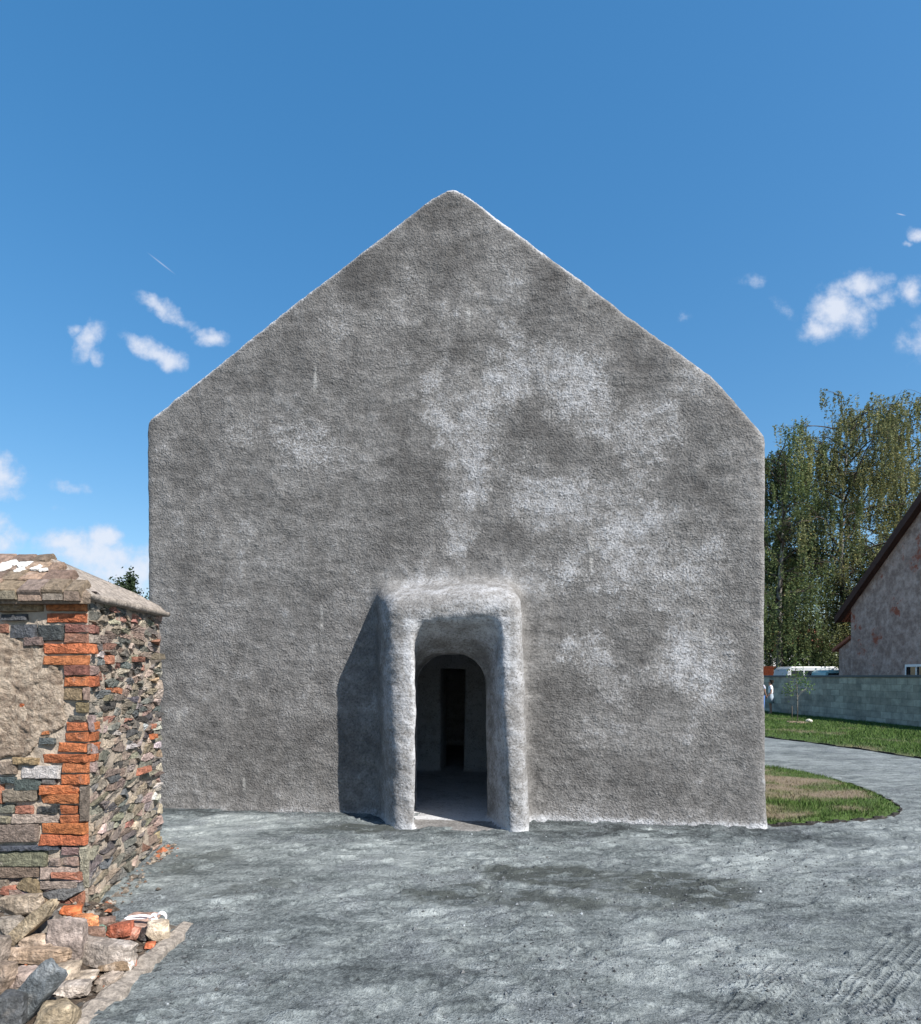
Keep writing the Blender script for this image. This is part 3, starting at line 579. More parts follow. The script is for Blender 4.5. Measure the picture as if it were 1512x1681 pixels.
def jpoly(x0, x1, y0, y1, rs, j=.006):
    return [(x0+rs.uniform(-j, j), y0+rs.uniform(-j, j)), (x1+rs.uniform(-j, j), y0+rs.uniform(-j, j)), (x1+rs.uniform(-j, j), y1+rs.uniform(-j, j)), (x0+rs.uniform(-j, j), y1+rs.uniform(-j, j))]
def gridface(mb_v, mb_q, o, S, T, Nn, w, h, st, amp, seed, off=0):
    a = np.linspace(0, w, max(2, int(w/st)+1)); b = np.linspace(0, h, max(2, int(h/st)+1)); A_, B_ = np.meshgrid(a, b, indexing='ij')
    d = amp*fbm(A_*14+seed, B_*14, seed*1.7, 4, seed)+off; e = np.minimum(np.minimum(A_, w-A_), np.minimum(B_, h-B_)); d = d*np.clip(e/.03, 0, 1)
    V = np.array(o)[None, None]+A_[..., None]*np.array(S)+B_[..., None]*np.array(T)+d[..., None]*np.array(Nn)
    n, m_ = A_.shape; i = np.arange(n*m_).reshape(n, m_)+sum(len(v) for v in mb_v); mb_v.append(V.reshape(-1, 3)); mb_q.append(np.stack([i[:-1, :-1], i[1:, :-1], i[1:, 1:], i[:-1, 1:]], -1).reshape(-1, 4))

# ------------------------------------------------------------------ the ruined stone wall at the left
CA = Vector((-.611*4.7, 4.7, 0)); CB = G(262, 1385); XL = -6.2
def old_wall():
    rs = random.Random(11); root = empty('stone_wall', CA); tag(root, 'ruined rubble and orange brick wall end with flaking plaster and sloping coping stones', 'wall')
    up = Vector((0, 0, 1)); S2 = (CB-CA).normalized(); N2 = Vector((S2.y, -S2.x, 0)); L2 = (CB-CA).length; Wt = .62; ztop = 2.40
    Nf = Vector((0, -1, 0)); Wf = CA.x-XL
    # mortar core
    v, q = [], []
    gridface(v, q, Vector((XL, 4.7, -.1)), Vector((1, 0, 0)), up, Nf, Wf, ztop+.1, .025, .022, 3)
    gridface(v, q, CA-up*.1, S2, up, N2, L2, ztop+.15, .025, .022, 5)
    gridface(v, q, CB-up*.1, -N2, up, S2, Wt, ztop+.15, .03, .02, 7)
    gridface(v, q, CB-N2*Wt-up*.1, -S2, up, -N2, L2-.5, ztop+.15, .06, .02, 8)
    gridface(v, q, Vector((CA.x-.45, 5.35, -.1)), Vector((-1, 0, 0)), up, Vector((0, 1, 0)), Wf-.45, ztop+.1, .06, .02, 9)
    gridface(v, q, Vector((XL, 5.35, -.1)), Vector((0, -1, 0)), up, Vector((-1, 0, 0)), .65, ztop+.1, .06, .02, 10)
    mesh_np('mortar', np.concatenate(v), np.concatenate(q), M['mortar'], root, True)
    # side face stones
    mb = MB(); cells = voronoi(L2, 2.46, 330, 4.2, rs)
    for c_ in cells:
        zc = sum(p[1] for p in c_)/len(c_); sc = sum(p[0] for p in c_)/len(c_)
        ch = rs.choices('GBLNCRPKWO', (30, 10, 14, 28, 10, 3, 9, 3, 2.5, .6))[0]
        if sc > L2-.14: ch = rs.choices('CWPYRO', (6, 4, 5, 4, 1, 1))[0]
        stone(mb, c_, CA, S2, up, N2, rs.uniform(.002, .020)+(.012 if sc > L2-.14 else 0), rs.uniform(.006, .015), vary(tuple(v*1.22+.035*q for v, q in zip(PAL[ch], (1.15, 1.0, .85))), rs, .35), rs, 1.2)
    for (s_, z_, w_, h_, ch) in [(.95, 1.93, .30, .055, 'R'), (.30, 1.90, .09, .075, 'o'), (1.50, 1.16, .12, .05, 'O'), (1.48, 1.26, .10, .05, 'o'), (1.10, .86, .26, .055, 'o'), (.26, 1.60, .10, .05, 'N')]:
        stone(mb, jpoly(s_, s_+w_, z_, z_+h_, rs), CA, S2, up, N2, .055, .004, vary(PAL[ch], rs, .1), rs)
    for c_ in voronoi(Wt, 2.46, 70, 1.6, rs):
        stone(mb, c_, CB, -N2, up, S2, rs.uniform(.01, .06), rs.uniform(.005, .012), vary(PAL[rs.choice('CGWPYN')], rs, .25), rs, 1.5)
    # front face: bricks and stones, positions in photo pixels
    def fx(px): return (px-CX)/F*4.68-XL
    def fz(py): return H-(py-CY)/F*4.68
    L1 = [(290,565,430,490,'O'),(300,570,505,565,'O'),(425,605,580,635,'R'),(425,610,640,705,'R'),(290,600,705,775,'O'),(285,600,785,850,'O'),(415,640,850,915,'R'),(415,640,920,990,'O'),(415,545,1000,1080,'Y'),(550,640,990,1080,'P'),
          (500,640,1090,1160,'Y'),(450,560,1180,1215,'G'),(435,590,1225,1280,'O'),(420,635,1290,1350,'O'),(370,590,1360,1420,'O'),(270,585,1430,1490,'O'),(410,625,1490,1555,'O'),(400,635,1565,1630,'O'),
          (0,280,425,500,'Y'),(0,180,515,555,'B'),(60,235,580,670,'B'),(240,418,580,692,'B'),(125,282,375,422,'G'),(290,435,370,425,'G'),(440,560,370,430,'R'),(0,120,380,420,'G'),(-60,55,580,640,'R'),(150,285,660,720,'N'),
          (250,365,1325,1370,'B'),(0,110,1480,1570,'N'),(125,400,1510,1592,'W'),(0,110,1580,1622,'B'),(95,270,1600,1672,'B'),(275,370,1597,1630,'G'),(80,250,1455,1500,'Y'),(130,165,1095,1125,'O'),(270,320,1280,1305,'O'),(-140,-5,1420,1500,'G'),(595,640,1180,1290,'P'),(590,640,1360,1440,'P')]
    L2_ = [(255,500,110,165,'O'),(250,490,165,225,'O'),(375,480,235,285,'O'),(375,540,290,345,'O'),(250,540,345,410,'O'),(245,540,415,480,'O'),(380,495,490,545,'P'),(380,490,555,610,'P'),(245,490,620,690,'C'),(245,490,700,755,'P'),(65,230,750,830,'P'),
           (25,235,140,210,'N'),(95,205,235,290,'o'),(230,355,240,282,'K'),(70,370,292,345,'C'),(-80,60,300,345,'C'),(-60,240,352,465,'N'),(0,370,482,514,'B'),(-60,290,520,610,'L'),(-60,245,615,682,'N'),(130,215,688,728,'K'),(-60,50,690,850,'N'),(-90,20,100,225,'o'),(500,545,110,340,'N'),(495,545,490,760,'C'),(-60,90,225,285,'L'),(300,380,560,612,'P')]
    rect = [(a/4.003, b/4.003, 880+c_/4.003, 880+d/4.003, k) for a, b, c_, d, k in L1]+[(a/3.78, b/3.78, 1260+c_/3.78, 1260+d/3.78, k) for a, b, c_, d, k in L2_]
    for (a, b, c_, d, k) in rect:
        dep = rs.uniform(.022, .042)
        if k in 'OoRP' and b > 146 and rs.random() < .7: stone(mb, jpoly(.0, rs.uniform(.06, .15), fz(d), fz(c_), rs, .004), CA, S2, up, N2, dep+.012, .004, vary(PAL[k if rs.random() < .5 else 'P'], rs, .2), rs, .7)
        stone(mb, jpoly(fx(a), min(fx(b), Wf+.012), fz(d), fz(c_), rs, .005), Vector((XL, 4.7, 0)), Vector((1, 0, 0)), up, Nf, dep, .005 if k in 'OR' else .007, vary(PAL[k], rs, .15), rs, .8)
    # the low stones under the rubble and the part of the wall outside the photo
    for c_ in voronoi(Wf-.02, .30, 60, 1.8, rs): stone(mb, c_, Vector((XL, 4.7, 0)), Vector((1, 0, 0)), up, Nf, rs.uniform(.01, .05), .008, vary(PAL[rs.choice('NCPGYo')], rs, .25), rs)
    for c_ in voronoi(fx(-22), 2.08, 190, 1.9, rs): stone(mb, [(a, b+.30) for a, b in c_], Vector((XL, 4.7, 0)), Vector((1, 0, 0)), up, Nf, rs.uniform(.01, .045), .009, vary(PAL[rs.choice('NGBLYoRC')], rs, .25), rs)
    mb.build('masonry', M['stone'], root, False)
    # flaking plaster panel on the front face
    a = np.arange(fx(-30), fx(112), .008); b = np.arange(fz(1250), fz(1030), .010); A_, B_ = np.meshgrid(a, b, indexing='ij')
    pxg = (A_+XL)/4.68*F+CX; pyg = CY-(B_-H)/4.68*F
    right = np.interp(pyg, [1030, 1050, 1060, 1095, 1110, 1150, 1185, 1210, 1222, 1240, 1250], [10, 34, 70, 92, 100, 104, 104, 98, 60, 40, 10])
    top = np.interp(pxg, [-30, 0, 15, 35, 60, 72, 104], [1030, 1036, 1044, 1052, 1058, 1072, 1105]); bot = np.interp(pxg, [-30, 30, 60, 80, 104], [1242, 1240, 1232, 1208, 1192])
    e = np.minimum(np.minimum(right-pxg, pyg-top), bot-pyg)*.00468+.035*fbm(A_*16, B_*16, 0, 4, 77)
    d = np.clip(e/.016, -1, 1)*.010+.012+sstep(0, .30, e)*.004+.013*fbm(A_*7, B_*7, 0, 4, 79)+.015*fbm(A_*22, B_*30, 0, 3, 83)
    keep = e > -.010; n, m_ = A_.shape; i = np.arange(n*m_).reshape(n, m_); Q = np.stack([i[:-1, :-1], i[1:, :-1], i[1:, 1:], i[:-1, 1:]], -1).reshape(-1, 4); Q = Q[keep.ravel()[Q].all(1)]
    V = np.stack([A_+XL, 4.7-d, B_], -1).reshape(-1, 3); us = np.unique(Q); mp = np.full(len(V), -1); mp[us] = np.arange(len(us)); mesh_np('plaster', V[us], mp[Q], M['plaster'], root, True)
    # coping: bedded slabs on the front, one long slab along the side
    mb = MB(); fe = Vector((XL, 4.60, 2.425)); S = Vector((1, 0, 0)); rise = Vector((0, .5, .375)); T = rise.normalized(); Nn = S.cross(T)*1.0
    if Nn.z < 0: Nn = -Nn
    Lr = rise.length; hipx = -3.47-XL; endx = -2.79-XL
    for row in range(4):
        t0, t1 = row*Lr/4-(.02 if row == 0 else 0), (row+1)*Lr/4; x = 0
        lim = endx+(hipx-endx)*((t0+t1)/2/Lr)
        while x < lim-.03:
            w_ = min(rs.uniform(.13, .21), lim-x)
            if lim-x-w_ < .06: w_ = lim-x
            stone(mb, jpoly(x, x+w_, t0, t1, rs, .004), fe-Nn*.02, S, T, Nn, .062+rs.uniform(-.006, .008)-.004*row, .004, vary(rs.choice([(.20, .125, .09), (.18, .135, .10), (.21, .15, .11), (.15, .115, .09)]), rs, .22), rs, .35)
            if row == 0: mb.box((XL+x+.006+rs.uniform(0, .005), 4.578+rs.uniform(-.010, .008), 2.372+rs.uniform(-.004, .008)), (XL+x+w_-.006, 4.70, 2.442), vary((.19, .15, .12), rs, .2))
            x += w_
    mb.build('coping_stones', M['capstone'], root)
    # cap bodies (closed prisms) under and behind
    mb = MB(); r0 = Vector((-3.47, 5.10, 2.815)); r1 = Vector((-3.40, 6.50, 2.655)); e0 = Vector((-2.80, 4.61, 2.425)); e1 = CB+N2*.09+S2*.06+up*2.49; b1 = CB-N2*(Wt+.08)+S2*.06+up*2.49
    rl = Vector((XL, 5.10, 2.815)); fl = Vector((XL, 4.61, 2.425)); bl = Vector((XL, 5.46, 2.43)); bc = Vector((-3.62, 5.46, 2.44)); dn = Vector((0, 0, -.075))
    mb.add([fl, e0, r0, rl, bl, bc, fl+dn, e0+dn, bl+dn, bc+dn], [(0,1,2,3),(3,2,5,4),(6,7,1,0),(4,5,9,8),(8,9,7,6),(0,3,4,8,6)], (.20, .155, .12)); mb.build('coping_bed', M['capstone'], root)
    # side slab: subdivided strip with wavy thickness
    n = 40; vs = []; fs = []; m2 = 8
    for i_ in range(n+1):
        t_ = i_/n; E = e0.lerp(e1, t_); R = r0.lerp(r1, t_); Bk = (bc.lerp(b1, t_)); w_ = .008*math.sin(t_*37)+.006*math.sin(t_*83+1)
        E = E+N2*(w_+rs.uniform(-.004, .004))
        row = [E+Vector((0, 0, -.045+rs.uniform(-.006, .004)))+N2*-.015, E+Vector((0, 0, -.035)), E+Vector((0, 0, rs.uniform(-.004, .004)))]
        for j in range(1, m2): row.append(E.lerp(R, j/m2)+Vector((0, 0, -.006*math.sin(math.pi*j/m2)+rs.uniform(-.006, .006)+.012*math.sin(t_*23+j))))
        row += [R, Bk, Bk+Vector((0, 0, -.06))]; vs += row
    k_ = m2+5
    for i_ in range(n):
        for j in range(k_-1): fs.append((i_*k_+j, (i_+1)*k_+j, (i_+1)*k_+j+1, i_*k_+j+1))
    fs.append([j for j in range(k_)]); fs.append([n*k_+j for j in reversed(range(k_))]); 
    for i_ in range(n): fs.append((i_*k_, i_*k_+k_-1, (i_+1)*k_+k_-1, (i_+1)*k_))
    mb = MB(); mb.add(vs, fs, (.27, .235, .205)); mb.build('coping_slab', M['capstone'], root, True)
    # splash of white lime on the coping
    mb = MB()
    for (px, py, w_, h_) in [(8, 938, .10, .035), (24, 930, .09, .03), (44, 932, .10, .04), (62, 937, .10, .03), (36, 941, .07, .03), (74, 941, .06, .02), (15, 931, .08, .03)]:
        t_ = (970-py)/58*Lr; x_ = (px-CX)/F*(4.6+.8*t_)-XL; n_ = 14; ring = [(x_+math.cos(k*6.283/n_)*w_*rs.uniform(.4, .75), t_+math.sin(k*6.283/n_)*h_*2*rs.uniform(.5, .9)) for k in range(n_)]
        stone(mb, ring, fe+Nn*.034, S, T, Nn, .010, .0, (.60, .585, .56), rs, .5)
    mb.build('lime_patch', M['capstone'], root)
old_wall()

# ------------------------------------------------------------------ rubble bed, kerb and rubble
def pile_h(x, y): 
    return .015+(.20*sstep(-2.15, -3.1, x)*sstep(1.8, 3.2, y)+.05*sstep(-2.05, -2.4, x))*(1-.75*sstep(3.9, 4.5, y))
def rubble_bed():
    xs = np.arange(-5.2, -2.02, .025); ys = np.arange(1.2, 4.72, .025); X, Y = np.meshgrid(xs, ys, indexing='ij'); x, y = X.ravel(), Y.ravel()
    z = pile_h(x, y)+.025*fbm(x*5, y*5, 0, 4, 131)+.012*fbm(x*22, y*22, 0, 2, 133)-.01
    rgt = sstep(4.30, 4.62, y)*sstep(-2.75, -2.5, x); z = z-rgt*(pile_h(x, y)+.05)
    n, m_ = X.shape; i = np.arange(n*m_).reshape(n, m_); Q = np.stack([i[:-1, :-1], i[1:, :-1], i[1:, 1:], i[:-1, 1:]], -1).reshape(-1, 4)
    k_ = (fbm(x*9, y*9, 0, 4, 137)+.5)[:, None]; col = np.array([.05, .036, .027])*(1-k_)+np.array([.14, .11, .085])*k_
    tag(mesh_np('rubble_bed', np.stack([x, y, z], 1), Q, M['soil'], None, True, col), kind='structure')
    a = G(308, 1519); mb = MB(); rs = random.Random(3); n = 60; pts = []
    vs = []; fs = []
    for k in range(n+1):
        y_ = a.y-(a.y-1.0)*k/n; w_ = .058+rs.uniform(-.012, .012); h = .018+rs.uniform(-.010, .010); cx_ = a.x-.02*(k/n)+.008*math.sin(k*.5)+rs.uniform(-.004, .004)
        vs += [Vector((cx_-w_, y_, -.05)), Vector((cx_-w_, y_, h*.8)), Vector((cx_-w_*.5, y_, h+.01)), Vector((cx_+w_*.5, y_, h)), Vector((cx_+w_, y_, h*.45)), Vector((cx_+w_*1.25, y_, -.05))]
    for k in range(n):
        for j in range(5): fs.append((k*6+j, k*6+j+1, (k+1)*6+j+1, (k+1)*6+j))
    fs.append((5, 4, 3, 2, 1, 0)); mb.add(vs, fs, (.25, .22, .19)); tag(mb.build('kerb', M['kerb'], None, False), kind='structure')
rubble_bed()
def rock(name, px0, px1, py0, py1, col, label, ang=0.0, flat=1.0, seed=0, dep=.8, h=None, blocky=.55, rough=.20, cat='stone', group=None, lift=0.0, mat='rubble'):
    cxp = (px0+px1)/2; hh = .1; e_ = (px1-px0)*.05; px0 -= e_; px1 += e_; py0 -= (py1-py0)*.06
    for _ in range(8):
        q = G(cxp, py1-2, hh); hh = float(pile_h(q.x, q.y)) if q.x < -2.0 else 0.0; hh += lift
    q = G(cxp, py1-2, hh); Y = q.y+.02; w = (px1-px0)/F*Y; ht = (py1-py0)/F*Y
    # the visible height mixes the top surface and the front: split it
    dpt = w*dep; el = (H-hh)/Y; zh = max(ht-dpt*el*.55, ht*.38)
    ca, sa = abs(math.cos(ang)), abs(math.sin(ang))
    bm = bmesh.new(); bmesh.ops.create_icosphere(bm, subdivisions=4, radius=1.0)
    V = np.array([v.co[:] for v in bm.verts]); r = np.random.default_rng(seed)
    # facet: clip the sphere by random planes -> angular broken stone
    nrm = r.normal(size=(11, 3)); nrm /= np.linalg.norm(nrm, axis=1, keepdims=True); nrm = np.concatenate([nrm, np.array([(1,.1,0),(-1,0,.1),(0,1,0),(0,-1,.15),(0,.1,1),(0,0,-1)])]); nrm /= np.linalg.norm(nrm, axis=1, keepdims=True)
    dd = np.concatenate([r.uniform(.62, .95, 11), r.uniform(blocky, blocky+.2, 6)])
    D_ = V@nrm.T; sc = np.min(np.where(D_ > .05, dd[None]/np.maximum(D_, .05), 9), 1); V = V*np.minimum(sc, 1.3)[:, None]
    V /= np.abs(V).max(0)[None]
    V = V*(1+rough*.5*fbm(V[:, 0]*2+seed, V[:, 1]*2, V[:, 2]*2, 3, seed)[:, None]+rough*.22*fbm(V[:, 0]*8+seed, V[:, 1]*8, V[:, 2]*8, 3, seed+3)[:, None])
    if ang:                                                  # long pieces lie tilted in the picture plane
        L_ = w/max(ca, .3) if ca > sa else ht/max(sa, .3); th = flat*min(w, ht)
        V = V*np.array([L_/2, dpt/2*.6, th/2]); c_, s_ = math.cos(ang), math.sin(ang); V = np.stack([V[:, 0]*c_-V[:, 2]*s_, V[:, 1], V[:, 0]*s_+V[:, 2]*c_], 1); cz = hh+max(ht*.42, .02)
    else:
        V = V*np.array([w/2, dpt/2, zh/2*1.05]); yaw = r.uniform(-.35, .35); c_, s_ = math.cos(yaw), math.sin(yaw); V = np.stack([V[:, 0]*c_-V[:, 1]*s_, V[:, 0]*s_+V[:, 1]*c_, V[:, 2]], 1); cz = hh+zh*.42
    cn = fbm(V[:, 0]*14+seed, V[:, 1]*14, V[:, 2]*14, 4, seed+9)[:, None]; c3 = np.array(col)[None]*.80*(1+.6*cn)+np.clip(cn-.25, 0, 1)*.25
    F_ = np.array([[v.index for v in f_.verts] for f_ in bm.faces]); bm.free()
    o = mesh_np(name, V, F_, M[mat], None, False, np.clip(c3, .01, .9), k=3); o.location = (q.x, q.y+dpt/2*.6, cz)
    tag(o, label, cat, group); return o
RK = [('stone_slab',-6,80,1486,1562,(.40,.32,.22),'long pale tan slab leaning up out of the pile towards the wall corner',.72,.30,1,.5),
 ('rubble_stone',74,130,1504,1576,(.33,.27,.24),'big grey beige upright block in the middle of the pile',.0,1,2,.55),
 ('rubble_stone',108,219,1540,1588,(.36,.31,.27),'big pale angular boulder nearest the kerb, white flecked',0,1,3,.35),
 ('brick_fragment',97,128,1487,1508,(.62,.18,.07),'small orange brick lump at the foot of the wall corner',0,1,4,.6),
 ('brick_fragment',113,157,1499,1528,(.66,.27,.12),'pale orange rounded brick lump next to the smaller one by the wall corner',0,1,5,.5),
 ('brick_fragment',129,168,1520,1545,(.19,.12,.09),'dark red brown brick piece under the pale orange one',0,1,6,.5),
 ('brick_fragment',155,184,1506,1524,(.22,.15,.12),'small grey brown brick piece behind the red half brick',0,1,7,.5),
 ('brick_fragment',168,211,1518,1546,(.38,.12,.07),'red half brick with a greenish front face in the middle of the brick pieces',.15,.75,8,.9),
 ('brick_fragment',200,224,1523,1548,(.42,.19,.13),'dull red brick chunk touching the red half brick on its kerb side',0,1,9,.9),
 ('rubble_stone',236,271,1508,1547,(.50,.41,.31),'cream rounded rock under the white rag near the end of the kerb',0,1,10,.9),
 ('stone_slab',188,240,1506,1526,(.38,.25,.20),'flat pinkish slab lying under the tail of the white rag',0,1,11,1.2),
 ('rubble_stone',-6,34,1502,1540,(.31,.27,.23),'grey rock at the foot of the wall behind the leaning slab',0,1,12,.8),
 ('rubble_stone',50,88,1500,1545,(.22,.19,.165),'grey brown angular rock just behind the big upright block',0,1,13,.9),
 ('rubble_stone',24,80,1538,1568,(.44,.34,.26),'cream wedge of stone under the leaning slab',.1,.8,14,.8),
 ('stone_slab',-8,108,1560,1590,(.33,.24,.17),'long flat brown slab lying level across the pile',-.02,.85,15,.45),
 ('rubble_stone',72,118,1578,1612,(.38,.31,.24),'brown and cream rock between the dark slab and the pale boulder',0,1,16,.9),
 ('stone_slab',4,84,1590,1684,(.135,.15,.16),'large dark blue grey slab tilted up at the near corner of the pile',.85,.55,17,.6),
 ('rubble_stone',10,56,1588,1620,(.37,.29,.25),'pinkish stone under the long flat brown slab',0,1,18,.9),
 ('rubble_stone',-14,15,1575,1624,(.34,.26,.20),'brown rock at the far left of the pile below the long flat slab',0,1,19,.9),
 ('rubble_stone',88,139,1610,1641,(.44,.38,.33),'pale lumpy round stone lying alone on the soil near the kerb',0,1,20,.6),
 ('rubble_stone',56,110,1640,1700,(.36,.29,.20),'tan rock at the near end of the pile right of the dark slab',0,1,21,.9),
 ('rubble_stone',156,206,1580,1602,(.24,.17,.11),'brown stone tucked under the pale angular boulder beside the kerb',.12,.7,22,.9),
 ('rubble_stone',-12,34,1625,1690,(.10,.105,.11),'blackish broken rock at the lower left edge of the pile',0,1,23,.9),
 ('rubble_stone',114,150,1596,1614,(.36,.30,.24),'small tan stone between the lone round stone and the pale boulder',0,1,24,.9),
 ('rubble_stone',158,192,1598,1617,(.40,.33,.27),'small pale stone on the soil just below the brown tucked stone',0,1,25,.9),
 ('brick_fragment',237,252,1547,1558,(.58,.17,.08),'tiny orange brick chip on the soil by the kerb',0,1,26,.9),
 ('rubble_stone',224,242,1524,1546,(.055,.045,.045),'small black lump leaning on the cream rock',0,1,27,.9),
 ('brick_fragment',205,222,1578,1590,(.50,.20,.13),'small pink orange chip against the kerb beside the pale boulder',0,1,28,.9),
 ('rubble_stone',-10,60,1470,1510,(.36,.29,.22),'rough tan stone fallen against the wall base at the far left',.1,.8,29,.6),
 ('rubble_stone',160,172,1520,1536,(.22,.36,.28),'small green glazed shard between the brick pieces',0,1,30,.7),
 ('rubble_stone',-30,2,1535,1580,(.30,.25,.21),'grey brown stone at the far left above the long flat slab',0,1,31,.9)]
for (nm, a, b, c_, d, col, lab, ang, fl, sd, dp) in RK:
    rock(nm, a, b, c_, d, col, lab, ang, fl, sd, dp, cat='brick' if 'brick' in nm else 'stone', group={'brick_fragment': 'brick pieces in the rubble pile', 'stone_slab': 'slabs in the rubble pile'}.get(nm, 'stones in the rubble pile'))
def chips():
    n = 2600; x = rng.uniform(-4.6, -2.03, n); y = rng.uniform(1.6, 4.66, n); k = ~((x > -2.6) & (y > 4.4)); x, y = x[k], y[k]
    x2 = CA.x+.08+rng.gamma(1.2, .05, 260); t_ = rng.random(260); x2 = CA.x+(CB.x-CA.x)*t_+.07+rng.gamma(1.3, .04, 260); y2 = CA.y+(CB.y-CA.y)*t_
    z = np.r_[pile_h(x, y), x2*0-.005]; x = np.r_[x, x2]; y = np.r_[y, y2]; n = len(x); r = rng.gamma(1.6, .0070, n)+.004; bg_ = (rng.random(n) < .10) & (x < -2.25); r[bg_] = rng.uniform(.022, .05, bg_.sum())
    base = np.array([(1, 0, 0), (-1, 0, 0), (0, 1, 0), (0, -1, 0), (0, 0, .7), (0, 0, -.7)]); F_ = np.array([(0,2,4),(2,1,4),(1,3,4),(3,0,4),(2,0,5),(1,2,5),(3,1,5),(0,3,5)])
    V = base[None]*(r[:, None]*rng.uniform(.5, 1.5, (n, 6)))[:, :, None]; a = rng.uniform(0, 6.28, n); ca, sa = np.cos(a)[:, None], np.sin(a)[:, None]
    V = np.stack([V[..., 0]*ca-V[..., 1]*sa, V[..., 0]*sa+V[..., 1]*ca, V[..., 2]], -1)+np.stack([x, y, z], 1)[:, None]
    pal = np.array([(.36, .30, .24), (.22, .19, .16), (.45, .40, .34), (.50, .18, .09), (.14, .13, .12), (.30, .19, .13)]); pal = pal*.6; col = np.repeat(pal[rng.choice(6, n, p=[.3, .25, .15, .08, .12, .1])]*rng.uniform(.7, 1.2, (n, 1)), 6, 0)
    tag(mesh_np('stone_chips', V.reshape(-1, 3), (F_[None]+np.arange(n)[:, None, None]*6).reshape(-1, 3), M['rubble'], None, False, col, k=3), 'stone and brick chips strewn over the soil of the rubble heap', 'chips', kind='stuff')
chips()
def rag():
    mb = MB(); rs = random.Random(5); q = P(240, 1508, 4.45)
    def ribbon(pts, w, rad=.0):
        vs = []; fs = []
        for i, (a, b) in enumerate(pts):
            p = P(a, b, 4.24+.01*math.sin(i)); ww = w*(.8+.3*math.sin(i*1.3))
            vs += [p+Vector((0, -.012, -ww)), p+Vector((0, -.02, 0)), p+Vector((0, -.006, ww)), p+Vector((0, .014, ww*.6)), p+Vector((0, .014, -ww*.6))]
        for i in range(len(pts)-1):
            for j in range(5): fs.append((i*5+j, i*5+(j+1) % 5, (i+1)*5+(j+1) % 5, (i+1)*5+j))
        fs += [(4, 3, 2, 1, 0), tuple((len(pts)-1)*5+j for j in range(5))]; mb.add(vs, fs, (1, 1, 1))
    ribbon([(204, 1508), (212, 1505), (222, 1504), (232, 1502), (241, 1503), (249, 1505)], .009)
    ribbon([(206, 1509), (218, 1507), (230, 1507), (243, 1507)], .005)
    ribbon([(244, 1509), (249, 1503), (254, 1500), (258, 1505), (254, 1510), (248, 1509)], .014)
    n = 14; ribbon([(265+8.5*math.cos(t_*6.283/n), 1506+8*math.sin(t_*6.283/n)) for t_ in range(n+1)], .014)
    o = mb.build('rag', M['cloth'], None, True); tag(o, 'twisted white rag with a looped end draped over the cream rock', 'rag')
    s = o.modifiers.new('sub', 'SUBSURF'); s.levels = 1; s.render_levels = 2
rag()

